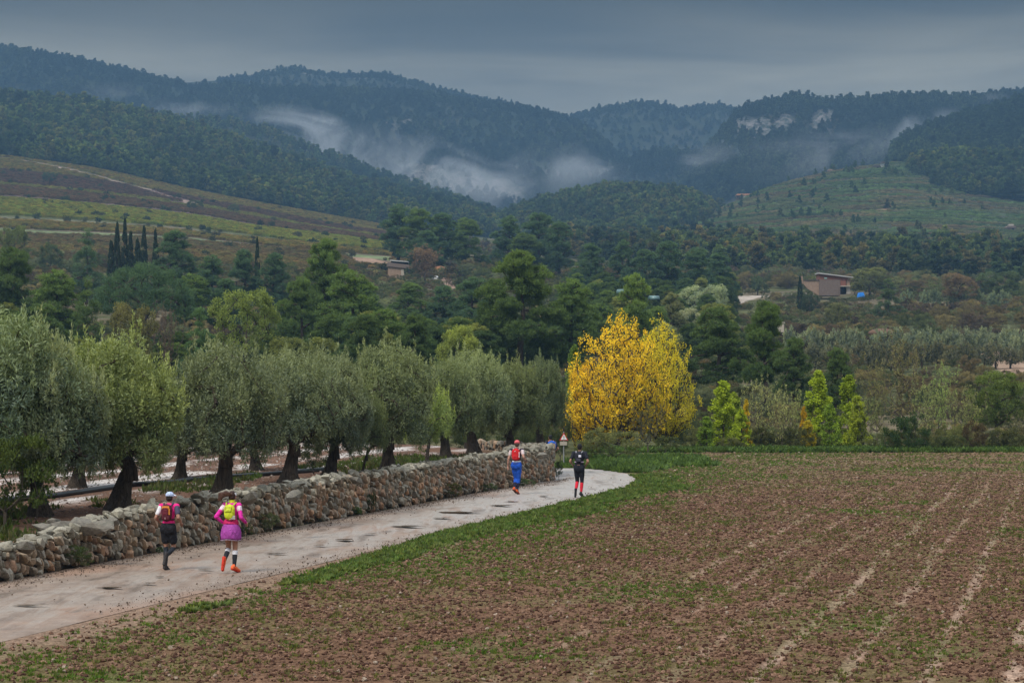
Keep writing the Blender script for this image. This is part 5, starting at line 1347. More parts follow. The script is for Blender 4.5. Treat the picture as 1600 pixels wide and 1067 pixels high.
cc = lerp(np.array((0.060, 0.030, 0.021)), np.array((0.25, 0.150, 0.100)), rg.uniform(0, 1, (n, 1)) ** 1.3)
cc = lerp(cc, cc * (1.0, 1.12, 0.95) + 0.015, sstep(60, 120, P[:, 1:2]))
sc = (0.026 + 0.055 * rg.uniform(0, 1, n) ** 2.6) * (1 + P[:, 1] / 160)
print('clods', n)
scatter('soil_clods', np.stack([P[:, 0], P[:, 1], z + 0.01], 1), CL, rg, sc, cc, 0.5, zs=rg.uniform(0.5, 0.9, n), label='reddish-brown clods of earth all over the ploughed field', cat='soil')
P = field_pts(rg, lambda d: max(0.7, 2.6 - 0.02 * d), 31, 126); rd = road_dist(P[:, 0], P[:, 1]); k = (rd > 2.4) & (P[:, 0] - SL * P[:, 1] > -18) & ~((P[:, 1] > 98) & (P[:, 0] < 5)); P = P[k]; n = len(P)
cc = lerp(np.array((0.26, 0.18, 0.13)), np.array((0.44, 0.35, 0.27)), rg.uniform(0, 1, (n, 1)))
scatter('pebbles', np.stack([P[:, 0], P[:, 1], field_h(P[:, 0], P[:, 1]) + 0.02], 1), SI, rg, (0.022 + 0.04 * rg.uniform(0, 1, n) ** 2.5) * (1 + P[:, 1] / 200), cc, 1.0, label='pale stones scattered over the ploughed field', cat='stones')
P = field_pts(rg, lambda d: max(12, 56 - 0.44 * d), 31, 128); s_p = P[:, 0] - SL * P[:, 1]; rd = road_dist(P[:, 0], P[:, 1]); gm_ = green_mask(P[:, 0], P[:, 1])
prob = np.clip(0.13 + 0.75 * gm_ + 0.40 * sstep(0.5, 0.62, fbm(P[:, 0] / 1.1, P[:, 1] / 1.6, 3, 88)), 0, 1); prob = np.where((rd < 3.3) & (P[:, 1] < 60), prob * 0.2, prob)
k = (rg.uniform(0, 1, len(P)) < prob) & (rd > 2.5) & (s_p > -18) & ~((P[:, 1] > 98) & (P[:, 0] < 5)); P = P[k]; n = len(P); gmk = gm_[k]
cc = lerp(np.array((0.135, 0.130, 0.050)), np.array((0.080, 0.150, 0.022)), np.clip(gmk * rg.uniform(0.4, 1.1, n) + rg.uniform(0, 0.25, n), 0, 1)[:, None]) * rg.uniform(0.7, 1.25, (n, 1))
print('weeds', n)
scatter('weeds', np.stack([P[:, 0], P[:, 1], field_h(P[:, 0], P[:, 1])], 1), TF, rg, rg.uniform(0.30, 0.75, n) * (1 + P[:, 1] / 220) * 0.8, cc, 0.1, label='thin green weeds sprouting between the clods', cat='weeds')
# lush verge along the right side of the road
out = []
for _ in range(14000):
    i = rg.integers(100, 330); x, d = RS[i]; a, b = RS[i - 1], RS[i + 1]; tg = (b - a) / np.linalg.norm(b - a); nr = np.array((tg[1], -tg[0]))
    if d < 40: continue
    w = np.interp(d, [36, 50, 56, 70, 84, 92, 99], [0.25, 0.5, 1.0, 1.4, 1.6, 1.7, 2.0]); off = 2.1 + w * rg.uniform(0, 1) ** 1.5 * (0.6 + 0.9 * float(vnoise(d / 2.3, 1, 5))) + np.interp(d, [36, 48, 60, 90], [1.3, 1.0, 0.2, 0.0])
    p = np.array((x, d)) + nr * off
    if d > 88: p = np.array((x, d)) + np.array((0.93, 0.36)) * off + rg.normal(size=2) * 0.4
    if float(vnoise(p[0] / 0.9, p[1] / 1.4, 91)) < np.interp(d, [40, 52, 60, 75], [0.75, 0.62, 0.48, 0.36]) + rg.normal() * 0.2: continue
    if road_dist([p[0]], [p[1]])[0] < 2.12: continue
    out.append(p)
P = np.array(out); n = len(P)
scatter('verge_grass', np.stack([P[:, 0], P[:, 1], np.full(n, 0.0) + dip(P[:, 0], P[:, 1])], 1), WD, rg, rg.uniform(0.25, 0.85, n), lerp(np.array((0.085, 0.150, 0.036)), np.array((0.150, 0.175, 0.060)), rg.uniform(0, 1, (n, 1)) ** 1.5) * rg.uniform(0.6, 1.3, (n, 1)), 0.15, label='lush green grass and weeds along the verge of the road', cat='grass')
# rough growth round the bend and at the field's far edge
P1 = np.stack([rg.uniform(2.0, 9.0, 2600), rg.uniform(99, 118, 2600)], 1); P1 = P1[(road_dist(P1[:, 0], P1[:, 1]) > 2.3) & (P1[:, 0] - 0.25 * (P1[:, 1] - 99) < 5.4 + 1.8 * (P1[:, 1] > 106))]
P2 = np.stack([rg.uniform(4, 36, 5200), rg.uniform(125.5, 130, 5200)], 1)
P3 = np.stack([rg.uniform(-3.5, 4, 900), rg.uniform(109, 122, 900)], 1); P3 = P3[(road_dist(P3[:, 0], P3[:, 1]) > 2.4)]
P = np.concatenate([P1, P2, P3]); n = len(P)
zz = np.where(P[:, 1] > 131, valley.at(800 + P[:, 0] / P[:, 1] * F, P[:, 1]), dip(P[:, 0], P[:, 1]))
scatter('rough_grass', np.stack([P[:, 0], P[:, 1], zz], 1), WD, rg, rg.uniform(0.7, 1.9, n), np.array((0.085, 0.140, 0.040)) * rg.uniform(0.6, 1.3, (n, 1)), 0.15, label='rough green grass round the road bend and along the far field edge', cat='grass')
# gravel at the foot of the wall and on the road's shoulders
P = []
for _ in range(9000):
    d = rg.uniform(40, 94); t = rg.uniform()
    s = wall_s(d) + 0.15 + abs(rg.normal()) * 0.38 if t < 0.62 else (-16.05 + rg.normal() * 0.28 if t < 0.96 else rg.uniform(-20, -16))
    P.append((float(SX(s, d)), d))
P = np.array(P); n = len(P); cc = lerp(np.array((0.09, 0.055, 0.038)), np.array((0.30, 0.22, 0.16)), rg.uniform(0, 1, (n, 1)) ** 1.6)
scatter('gravel', np.stack([P[:, 0], P[:, 1], np.full(n, 0.03)], 1), SI, rg, 0.012 + 0.035 * rg.uniform(0, 1, n) ** 6, cc, 0.6, zs=np.full(n, 0.7), label='gravel and crumbs of earth along the foot of the wall and road edges', cat='gravel')
# rubble and dry grass in the grove
P = []
while len(P) < 9000:
    d = rg.uniform(44, 110, 4000); s = -20.95 - rg.uniform(0, 1, 4000) ** 0.9 * 22; x = SX(s, d); px = x / d * F + 800; k = (px > -30) & (px < 900) & ((d < 90) | (x < -1.5 - (d - 90) * 0.4))
    P += list(np.stack([x[k], d[k]], 1))
P = np.array(P[:9000]); n = len(P); cc = lerp(np.array((0.10, 0.055, 0.040)), np.array((0.42, 0.36, 0.32)), rg.uniform(0, 1, (n, 1)) ** 2)
scatter('grove_stones', np.stack([P[:, 0], P[:, 1], grove_z(P[:, 0], P[:, 1])], 1), SI, rg, 0.03 + 0.09 * rg.uniform(0, 1, n) ** 3, cc, 0.6, zs=np.full(n, 0.6), label='loose stones on the stony ground of the olive grove', cat='stones')
P = P[rg.permutation(n)[:7000]]; s_p = P[:, 0] - SL * P[:, 1]; k = (fbm(P[:, 0] / 2.2, P[:, 1] / 5, 3, 66) > 0.44) & (s_p > -25.5); P = P[k]; n = len(P)
cc = lerp(np.array((0.08, 0.075, 0.04)), np.array((0.065, 0.11, 0.025)), rg.uniform(0, 1, (n, 1)))
scatter('grove_grass', np.stack([P[:, 0], P[:, 1], grove_z(P[:, 0], P[:, 1])], 1), TF, rg, rg.uniform(0.8, 2.0, n), cc, 0.15, label='patchy grass under the olives behind the wall', cat='grass')
# plants growing against the wall
for px, y, w, h, c, l in [(18, 888, 46, 40, (0.055, 0.075, 0.032), 'dark green plant at the foot of the wall by the left edge'),
        (388, 832, 40, 34, (0.070, 0.085, 0.045), 'grey-green plant at the wall foot right of the woman runner'),
        (222, 864, 14, 10, (0.05, 0.09, 0.03), 'tiny green plant at the wall foot left of the magenta-shirted man'),
        (330, 838, 20, 26, (0.06, 0.08, 0.035), 'small plant growing from the wall between the two nearest runners'),
        (570, 802, 16, 36, (0.035, 0.055, 0.025), 'dark narrow ivy patch on the wall'),
        (545, 806, 18, 16, (0.055, 0.09, 0.03), 'little green plant left below the dark ivy patch'),
        (667, 778, 36, 26, (0.085, 0.090, 0.035), 'brownish-green tuft in the middle of the wall'),
        (765, 768, 34, 14, (0.055, 0.080, 0.032), 'low green plant at the wall foot left of the red-packed runner'),
        (830, 760, 40, 14, (0.055, 0.085, 0.035), 'green plant at the wall foot right of the red-packed runner'),
        (858, 750, 14, 34, (0.050, 0.070, 0.030), 'climbing plant on the far corner of the wall')]:
    d = F * CH / (y - HY); p = np.array(((px - 800) / F * d, d)); s = float(wall_s(d)) + 0.12
    x = float(SX(s, d)); e = T('bush', px, y - h, d, w, c, l, 'wall_plant', z0=-0.02, cat='plant', part='foliage')
    e.location.x = max(x, p[0] - 0.3) if abs(x - p[0]) < 1.5 else p[0]

# ------------------------------------------------------------------ buildings
M['brick_red'] = flat('red_block_wall', (0.20, 0.085, 0.060), 0.85, 0.15, 0.3, 2.0)
M['rubble_wall'] = flat('rubble_masonry', (0.17, 0.13, 0.11), 0.9, 0.1, 0.45, 2.6)
M['tan_wall'] = flat('tan_masonry', (0.30, 0.21, 0.15), 0.9, 0.1, 0.35, 2.0)
M['roof_sheet'] = flat('grey_roof_sheet', (0.42, 0.41, 0.39), 0.6, 0.3, 0.15, 2.0)
M['render_wall'] = flat('pale_render', (0.42, 0.37, 0.30), 0.85, 0.2, 0.15, 2.0)
M['dark'] = flat('dark_opening', (0.010, 0.010, 0.011), 0.8, 0.1, 0.1, 2.0)
M['teal'] = flat('pale_teal_board', (0.30, 0.50, 0.46), 0.6, 0.3, 0.1, 2)
M['tarp'] = flat('blue_tarpaulin', (0.02, 0.22, 0.72), 0.45, 0.4, 0.12, 1.5)
M['white'] = flat('white_paint', (0.78, 0.78, 0.76), 0.5, 0.4, 0.05, 4)
M['terracotta'] = flat('terracotta', (0.50, 0.24, 0.13), 0.85, 0.15, 0.25, 1.5)
M['timber'] = flat('weathered_timber', (0.10, 0.08, 0.065), 0.85, 0.15, 0.3, 3)
M['net'] = flat('greenhouse_film', (0.12, 0.21, 0.20), 0.35, 0.5, 0.12, 1.5)
def bgeo(parent, name, mat, fn, **kw):
    g = Geo(); fn(g); return add(name, g.mesh(name, mat), parent, **kw)
def on_slope(px, y, d0=450, d1=1640):
    """the distance at which the valley floor is seen at (px, y)"""
    dd = np.linspace(d0, d1, 900); yy = HY - (valley.at(np.full(900, px), dd) - CH) / dd * F
    k = np.where(yy <= y)[0]; return float(dd[k[0]]) if len(k) else float(dd[np.argmin(yy)])
# brick farm building: measured at d = 560 (6.75 photo px per metre)
def pw(px, y, d): return W(px, y, d)
D = 560.0; q = D / F
b = add('farm_building', None, loc=tuple(W(1300, 462, D) + (0, 0, 0.6)), label='red brick and rubble farm building with a grey lean-to roof on the terrace', cat='building')
def X_(px): return (px - 1300) * q
def Z_(y): return (462 - y) * q
def wallpoly(g, pts, y0, y1):      # extrude an outline in x,z from depth y0 to y1
    a = [(x, y0, z) for x, z in pts]; c = [(x, y1, z) for x, z in pts]; n = len(pts); bs = g.n
    g.V.append(np.array(a + c, float)); g.n += 2 * n
    for i in range(1, n - 1): g.T.append((bs, bs + i, bs + i + 1)); g.T.append((bs + n, bs + n + i + 1, bs + n + i))
    for i in range(n): j = (i + 1) % n; g.Q.append((bs + i, bs + n + i, bs + n + j, bs + j))
bgeo(b, 'rubble_wall', M['rubble_wall'], lambda g: wallpoly(g, [(X_(1280), Z_(466)), (X_(1313), Z_(466)), (X_(1313), Z_(441)), (X_(1280), Z_(441))], 0, 5.5))
bgeo(b, 'brick_wall', M['brick_red'], lambda g: wallpoly(g, [(X_(1280), Z_(440.9)), (X_(1325), Z_(440.9)), (X_(1325), Z_(438.5)), (X_(1280), Z_(432))], 0.05, 5.5))
bgeo(b, 'side_wall', M['brick_red'], lambda g: wallpoly(g, [(X_(1313.2), Z_(452)), (X_(1322), Z_(452)), (X_(1322), Z_(441)), (X_(1313.2), Z_(441))], 0.1, 5.3))
bgeo(b, 'tan_pier', M['tan_wall'], lambda g: wallpoly(g, [(X_(1323), Z_(450)), (X_(1328), Z_(450)), (X_(1328), Z_(440)), (X_(1323), Z_(440))], 0.3, 1.2))
bgeo(b, 'roof', M['roof_sheet'], lambda g: wallpoly(g, [(X_(1278), Z_(431.8)), (X_(1333), Z_(438.4)), (X_(1333), Z_(437)), (X_(1278), Z_(430))], -0.5, 6.0))
wd = bgeo(b, 'window', M['teal'], lambda g: g.box((X_(1290), 0.02, Z_(438.8)), (0.32, 0.06, 0.14)))
an = bgeo(b, 'annex', M['render_wall'], lambda g: (g.box((X_(1324.4), 0.2, Z_(457.5)), (0.45, 1.6, 0.9)), g.box((X_(1319.5), -0.2, Z_(451.8)), (1.05, 2.0, 0.09))))
bgeo(b, 'door', M['dark'], lambda g: g.box((X_(1317), 0.3, Z_(458.5)), (0.55, 1.2, 0.8)))
bgeo(b, 'ruined_wall', M['tan_wall'], lambda g: wallpoly(g, [(X_(1255), Z_(447)), (X_(1262), Z_(455)), (X_(1280), Z_(466)), (X_(1279.9), Z_(443)), (X_(1254), Z_(442.5))], 0.4, 1.0))
bgeo(b, 'chimney_stub', M['tan_wall'], lambda g: g.box((X_(1252.4), 0.6, Z_(441.5)), (0.33, 0.4, 0.9)))
bgeo(b, 'ruined_roof_edge', M['timber'], lambda g: g.box((X_(1268), 0.7, Z_(441.6)), (1.75, 0.5, 0.08)))
def tarp_geo(g):
    g.V.append(np.array([(-.95, -.6, 0), (.95, -.6, 0), (.9, .6, 0), (-.9, .6, 0), (-.75, -.5, 1.05), (.6, -.5, 1.25), (.55, .5, 1.3), (-.7, .5, 1.1), (-.2, -.62, 1.25), (.3, -.66, .5)], float)); g.n = 10
    for f in ((0, 1, 9), (1, 5, 9), (9, 5, 8), (0, 9, 8), (0, 8, 4), (4, 8, 7), (8, 5, 6), (8, 6, 7)): g.T.append(f)
    g.Q += [(1, 2, 6, 5), (2, 3, 7, 6), (3, 0, 4, 7)]
g = Geo(); tarp_geo(g); add('tarpaulin_cover', g.mesh('tarpaulin_cover', M['tarp']), loc=W(1345, 465, 556), scale=(0.95, 1, 0.95), label='bright blue tarpaulin over a heap right of the brick farm building', cat='tarpaulin')
# ruined shed with open front
D2 = on_slope(612, 434); q2 = D2 / F; b = add('ruined_shed', None, loc=W(625, 433, D2), label='ruined tan shed with a slumped pale roof among trees on the left', cat='building')
bx = lambda px: (px - 625) * q2
bz = lambda y: (433 - y) * q2
bgeo(b, 'wall', M['tan_wall'], lambda g: wallpoly(g, [(bx(606), bz(434)), (bx(640), bz(434)), (bx(640), bz(420)), (bx(606), bz(416))], 0, 4))
bgeo(b, 'door', M['dark'], lambda g: g.box((bx(632.5), -0.02, bz(424)), (0.18, 0.1, 0.6)))
bgeo(b, 'pale_panel', M['render_wall'], lambda g: g.box((bx(629.5), -0.03, bz(425.5)), (0.42, 0.06, 0.75)))
bgeo(b, 'roof', M['roof_sheet'], lambda g: wallpoly(g, [(bx(610), bz(408)), (bx(638), bz(410)), (bx(638), bz(408.6)), (bx(610), bz(406))], -0.6, 4.6))
bgeo(b, 'upper_gap', M['dark'], lambda g: wallpoly(g, [(bx(611), bz(413)), (bx(637), bz(414)), (bx(637), bz(410.4)), (bx(611), bz(408.4))], 0.3, 4))
bgeo(b, 'lower_roof', M['rubble_wall'], lambda g: wallpoly(g, [(bx(604), bz(416)), (bx(641), bz(420.2)), (bx(640), bz(414)), (bx(606), bz(410))], -0.4, 0.25))
# terracotta bank and white van-like roof
g = Geo(); wallpoly(g, [(-2.2, -1.2), (1.9, -1.4), (2.0, 1.4), (0.5, 1.9), (-1.2, 1.7), (-2.1, 0.4)], 0, 2.5)
add('terracotta_shed', g.mesh('terracotta_shed', M['terracotta']), loc=W(686, 427, on_slope(686, 433)), label='small terracotta-coloured block building beside the reddish tree', cat='building')
g = Geo(); g.sphere((0, 0, 0), (1.0, 1.6, 0.42)); g.box((0, 0, -0.35), (1.0, 1.7, 0.3), 0, 0.1)
add('white_cover', g.mesh('white_cover', M['white'], True), loc=W(681, 434, on_slope(681, 436) - 3), label='rounded white cover in front of the terracotta-coloured block', cat='cover')
# greenhouse film behind the yellow tree
for px, y, w, l in ((972, 452, 16, 'pale teal film tunnel showing left of the single pine'), (1022, 462, 16, 'pale teal film tunnel showing right of the single pine')):
    g = Geo(); n = 9; rings = []
    for yy in (-4, 4): rings.append([(-2.2 * math.cos(math.pi * i / n), yy, 1.9 * math.sin(math.pi * i / n)) for i in range(n + 1)])
    g.quadstrip(rings); add('polytunnel', g.mesh('polytunnel', M['net'], True), loc=W(px, y + 6, 400), rot=(0, 0, R(70 if px < 1000 else 110)), scale=(0.28, 0.2, 0.34), label=l, cat='polytunnel')
g = Geo(); g.box((0, 0, 0), (0.35, 0.5, 0.55)); g.box((0, 0, 0.62), (0.45, 0.6, 0.06))
add('pump_hut', g.mesh('pump_hut', M['render_wall']), loc=W(1220, 512, 300), label='tiny pale hut showing between pine branches below the farm', cat='hut')
# far houses
def hut(px, y, d, w, h, wallm, roofm, label, extra=None, dep=5, name='farmhouse'):
    d = on_slope(px, y, 900); k = d / F; e = add(name, None, loc=((px - 800) / F * d, d, gz(px, d) - 0.3), label=label, cat='house'); W_, H_ = w * k, h * k
    bgeo(e, 'wall', wallm, lambda g: g.box((0, dep / 2, H_ / 2 - 0.7), (W_ / 2, dep / 2, H_ / 2 + 0.7)))
    bgeo(e, 'roof', roofm, lambda g: wallpoly(g, [(-W_ / 2 - .6, H_), (W_ / 2 + .6, H_), (W_ / 2 - 0.5, H_ + 1.1), (-W_ / 2 + .5, H_ + 1.1)], -1.0, dep + .7))
    bgeo(e, 'door', M['dark'], lambda g: g.box((W_ * 0.2, -0.03, H_ * 0.42), (0.5, 0.08, H_ * 0.38)))
    return e
e = hut(1164, 293, 1500, 26, 5, M['timber'], M['terracotta'], 'low farmhouse with a wide tiled roof at the left end of the terraces', dep=6)
bgeo(e, 'pale_front', M['render_wall'], lambda g: g.box((-1.2, -0.3, 0.9), (2.0, 0.25, 1.4)))
hut(1300, 263, 1580, 12, 3.6, M['tan_wall'], M['tan_wall'], 'small tan ruin near the top of the terraces', dep=4, name='stone_ruin')
hut(1381, 262, 1560, 9, 7, M['white'], M['timber'], 'tiny white hut beside the cypress on the terraces', dep=3, name='white_hut')
hut(1370, 264, 1562, 9, 4, M['tan_wall'], M['timber'], 'low tan hut left of the tiny white one', dep=3, name='tan_hut')
e = hut(1580, 360, 1180, 14, 4.5, flat('pinkish_render', (0.30, 0.19, 0.15), 0.85, 0.2, 0.15, 1), M['rubble_wall'], 'pinkish two-level house at the right edge below the terraces', dep=6)
bgeo(e, 'upper_storey', M['render_wall'], lambda g: g.box((0.3, 2.6, 4.5 * 1180 / F + 1.5), (1.2, 1.4, 0.6)))
g = Geo(); g.sphere((0, 0, -0.3), (2.0, 1.2, 0.9), nu=18); g.sphere((0.9, -0.2, -0.4), (1.2, 0.9, 0.7))
add('clay_heap', g.mesh('clay_heap', flat('red_earth', (0.15, 0.095, 0.068), 1.0, 0.0, 0.3, 2.5), True), loc=W(1378, 518, 345), scale=(1, 1, 0.75), label='reddish heap of earth above the long olive row', cat='heap')

# irrigation hose lying through the grove
M['hose'] = flat('black_hose', (0.012, 0.013, 0.016), 0.35, 0.5, 0.1, 4)
pts = []
for px, y in [(-60, 792), (40, 782), (90, 777), (130, 771), (170, 765), (210, 760), (260, 757), (300, 752), (380, 746), (450, 741), (520, 735)]:
    d = 70.0
    for _ in range(10): d = F * (CH - oz((px - 800) / F * d, d)) / (y - HY)
    pts.append((((px - 800) / F * d), d, oz((px - 800) / F * d, d) + 0.06))
g = Geo(); g.tube(pts, 0.075, 6); add('irrigation_hose', g.mesh('irrigation_hose', M['hose'], True), label='black hose lying on the pale ground between the olives', cat='hose')

# ------------------------------------------------------------------ warning sign beyond the bend
M['sign_red'] = flat('sign_red', (0.55, 0.03, 0.02), 0.45, 0.4, 0.05)
M['black'] = flat('black_plastic', (0.012, 0.012, 0.014), 0.5, 0.4, 0.1)
M['steel'] = flat('grey_post', (0.25, 0.25, 0.25), 0.5, 0.4, 0.1, 8)
ds = 117.0; ks = ds / F
sg_ = add('warning_sign', None, loc=(float(W(881, 0, ds)[0]), ds, float(dip(2.5, ds)) - 0.0), rot=(0, 0, R(6)), label='red-bordered triangular warning sign with a white plate beyond the wall end', cat='road sign')
zt = CH + (HY - 674) * ks - sg_.location.z; zb_ = CH + (HY - 688) * ks - sg_.location.z
def tri(g, s, y, cz): 
    h = s * math.sqrt(3) / 2; P = [(-s / 2, cz - h / 3), (s / 2, cz - h / 3), (0, cz + 2 * h / 3)]; wallpoly(g, P, y, y + 0.012)
side = 0.44; cz = zb_ + side * math.sqrt(3) / 6
bgeo(sg_, 'red_border', M['sign_red'], lambda g: tri(g, side, 0, cz))
bgeo(sg_, 'white_face', M['white'], lambda g: tri(g, side * 0.70, -0.016, cz))
bgeo(sg_, 'black_symbol', M['black'], lambda g: (g.box((0, -0.026, cz + 0.05), (0.014, 0.005, 0.05)), g.box((0, -0.026, cz - 0.05), (0.014, 0.005, 0.012))))
bgeo(sg_, 'white_plate', M['render_wall'], lambda g: g.box((-0.02, 0, zb_ - 0.14), (0.17, 0.008, 0.09)))
bgeo(sg_, 'post', M['steel'], lambda g: g.tube([(0, 0.05, -0.2), (0, 0.05, zt + 0.12)], 0.03, 8))
bgeo(sg_, 'post_cap', M['black'], lambda g: g.box((0.0, 0.03, zt + 0.10), (0.035, 0.035, 0.10), 0, 0.02))

# ------------------------------------------------------------------ people
def remesh(parts, vox, name, mat, smooth_it=2, push=0.0):
    """join overlapping shapes into one continuous skin"""
    g = Geo()
    for p in parts: p(g)
    tmp = bpy.data.objects.new('tmp', g.mesh('tmp', mat)); COL.objects.link(tmp)
    m = tmp.modifiers.new('r', 'REMESH'); m.mode = 'VOXEL'; m.voxel_size = vox
    if smooth_it: s = tmp.modifiers.new('s', 'SMOOTH'); s.iterations = smooth_it; s.factor = 0.6
    dg = bpy.context.evaluated_depsgraph_get(); dg.update()
    me = bpy.data.meshes.new_from_object(tmp.evaluated_get(dg)); me.name = name
    bpy.data.objects.remove(tmp)
    me.polygons.foreach_set('use_smooth', np.ones(len(me.polygons), bool))
    if not me.materials: me.materials.append(mat)
    return me
def cap(a, b, r0, r1): return lambda g: g.capsule(a, b, r0, r1)
def ball(c, r): return lambda g: g.sphere(c, r)
def cloth(name, c, rough=0.75):
    def fn(t):
        co = t.new('ShaderNodeTexCoord'); n = t.noise(9.0, 3, 0.55, t.mapping(co.outputs['Object'], (1, 1, 0.55)), 1.2)
        k = t.mix(t.ramp(n, 0.3, 0.7), tuple(x * 0.8 for x in c), tuple(min(1, x * 1.12) for x in c))
        return princ(t, k, rough, 0.25, t.bump(n, 0.05))
    return material(name, fn)
V3 = lambda *a: np.array(a, float)
def mid(a, b, t): return a + (b - a) * t
def person(px, yfoot, hpx, cfg, label, dist=None, zfoot=0.03, yaw=None):
    d = dist or F * (CH - zfoot) / (yfoot - HY); sc = hpx / F * d / 1.74
    P = add('person', None, loc=((px - 800) / F * d, d, zfoot), rot=(0, 0, R(-13) if yaw is None else yaw), scale=(sc, sc, sc), label=label, cat='person')
    w = cfg.get('w', 1.0); fem = cfg.get('fem', False)
    J = dict(pel=V3(0, 0, .96), wai=V3(0, .02, 1.12), che=V3(0, .05, 1.32), nec=V3(0, .06, 1.47), hea=V3(0, .09, 1.62))
    for s, k in ((-1, 'L'), (1, 'R')):
        J['sh' + k] = V3(s * .175 * w, .05, 1.425); J['el' + k] = V3(s * .275 * w, -.09, 1.17); J['wr' + k] = V3(s * .225 * w, .10, 1.03)
        J['hi' + k] = V3(s * .088, 0, .93)
    J.update(cfg['pose'])
    skin = cloth(cfg['id'] + '_skin', cfg.get('skin', (0.42, 0.22, 0.15)), 0.55)
    parts = [ball(J['pel'], (.165 * w, .115, .13)), cap(J['pel'], J['wai'], .125 * w, .118 * w), cap(J['wai'], J['che'], .118 * w, .135 * w), ball(J['che'], (.168 * w, .115, .15)),
             cap(J['che'], mid(J['che'], J['nec'], .8), .12, .075), cap(J['nec'], J['hea'] - (0, .01, .04), .055, .05)]
    h = J['hea']
    parts += [ball(h + (0, 0, .02), (.076, .096, .10)), ball(h + (0, .025, -.055), (.058, .07, .06)),      # skull, jaw
              ball(h + (0, .112, -.015), (.012, .02, .022)), ball(h + (0, .092, -.05), (.024, .012, .008)),   # nose, lips
              ball(h + (.078, 0, -.01), (.012, .02, .03)), ball(h + (-.078, 0, -.01), (.012, .02, .03)),      # ears
              ball(h + (.03, .088, .012), (.014, .01, .009)), ball(h + (-.03, .088, .012), (.014, .01, .009))]
    for s, k in ((-1, 'L'), (1, 'R')):
        sh, el, wr, hi, kn, an, toe = (J[n + k] for n in ('sh', 'el', 'wr', 'hi', 'kn', 'an', 'to'))
        parts += [cap(J['che'] + (0, 0, .06), sh, .08, .062), cap(sh, mid(sh, el, .5), .058, .050), cap(mid(sh, el, .5), el, .050, .040), cap(el, mid(el, wr, .35), .041, .043), cap(mid(el, wr, .35), wr, .043, .027)]
        fw = unit(wr - el); sidev = V3(-s, 0, 0); dn = np.cross(fw, sidev); dn = unit(dn) * (1 if dn[2] < 0 else -1)
        palm = wr + fw * .055; parts.append(cap(wr, palm, .026, .034)); parts.append(cap(palm + dn * .02, palm - dn * .02, .024, .026))
        for q, (off, ln) in enumerate(((-.034, .033), (-.012, .040), (.011, .037), (.033, .029))):     # curled fingers across the palm
            base = palm + fw * .035 - dn * off; k1 = base + fw * ln * .8 + sidev * .006; k2 = k1 + sidev * ln * .8 - fw * .006; k3 = k2 - fw * ln * .6
            parts += [cap(base, k1, .0100, .0095), cap(k1, k2, .0095, .009), cap(k2, k3, .009, .008)]
        tb = wr + fw * .025 + sidev * .02; parts += [cap(tb, tb + fw * .03 + sidev * .025, .012, .0105), cap(tb + fw * .03 + sidev * .025, tb + fw * .055 + sidev * .03, .0105, .009)]
        parts += [cap(hi, mid(hi, kn, .45), .094 if fem else .090, .078), cap(mid(hi, kn, .45), kn, .078, .054), cap(kn, mid(kn, an, .32), .053, .056), cap(mid(kn, an, .32), mid(kn, an, .75), .056, .038), cap(mid(kn, an, .75), an, .038, .034),
                  cap(an, mid(an, toe, .6), .036, .034), cap(mid(an, toe, .6), toe, .034, .026), ball(hi + (0, -.045, .0), (.085, .085, .10))]
    add('body', remesh(parts, .013, 'body', skin), P)
    def wear(name, pts, mat, vox=.016, **kw): return add(name, remesh(pts, vox, name, mat, **kw), P)
    def limb(a, b, t0, t1, r0, r1): return cap(mid(J[a], J[b], t0), mid(J[a], J[b], t1), r0, r1)
    # shirt: torso and sleeves
    t = cfg['shirt']; e = .012
    sp = [ball(J['che'], (.180 * w, .128, .155)), cap(J['wai'] + (0, 0, -.02), J['che'], .132 * w, .145 * w), ball(J['wai'] + (0, 0, -.06), (.150 * w, .128, .07)), cap(J['che'], mid(J['che'], J['nec'], .75), .128, .085)]
    for k in 'LR': sp += [cap(J['che'] + (0, 0, .06), J['sh' + k], .09, .074)]
    if not t.get('split'):
        for k in 'LR': sp += [limb('sh' + k, 'el' + k, 0, t.get('sl', .55), .072, .062)]
    wear('shirt', sp, cloth(cfg['id'] + '_shirt', t['c']))
    if t.get('split'):
        for k in 'LR':
            c = t['split'][k]; wear('sleeve', [limb('sh' + k, 'el' + k, .06, t.get('sl', .55), .074, .062)], cloth(cfg['id'] + '_sleeve_' + k.lower(), c))
    if t.get('arms'):
        for k in 'LR': wear('arm_warmer', [limb('sh' + k, 'el' + k, .5, 1, .056, .049), limb('el' + k, 'wr' + k, 0, .95, .050, .036)], cloth(cfg['id'] + '_armwarmer', t['arms']))
    if t.get('collar'): wear('neck_tube', [cap(J['nec'] - (0, 0, .03), J['nec'] + (0, .005, .05), .074, .068)], cloth(cfg['id'] + '_neck', t['collar']))
    # lower body
    b_ = cfg['bottom']; m_ = cloth(cfg['id'] + '_bottom', b_['c'])
    if b_['type'] == 'skirt':
        g = Geo(); rings = []; n = 28
        for i in range(7):
            tt = i / 6; zz = 1.03 - .34 * tt; rx = .160 + .062 * min(1, tt * 2.2) ** .8; ry = .135 + .075 * min(1, tt * 2) ** .8; a = np.arange(n) * 2 * math.pi / n
            wv = 1 + .045 * tt * np.sin(5 * a + 1.0); rings.append(np.stack([rx * wv * np.cos(a), -.01 + ry * wv * np.sin(a), zz + .012 * np.sin(3 * a) * tt + 0 * a], 1))
        rings.append(rings[-1] * (.95, .95, 1) + (0, 0, .01)); g.quadstrip(rings, cap=False)
        add('skirt', g.mesh('skirt', m_, True), P)
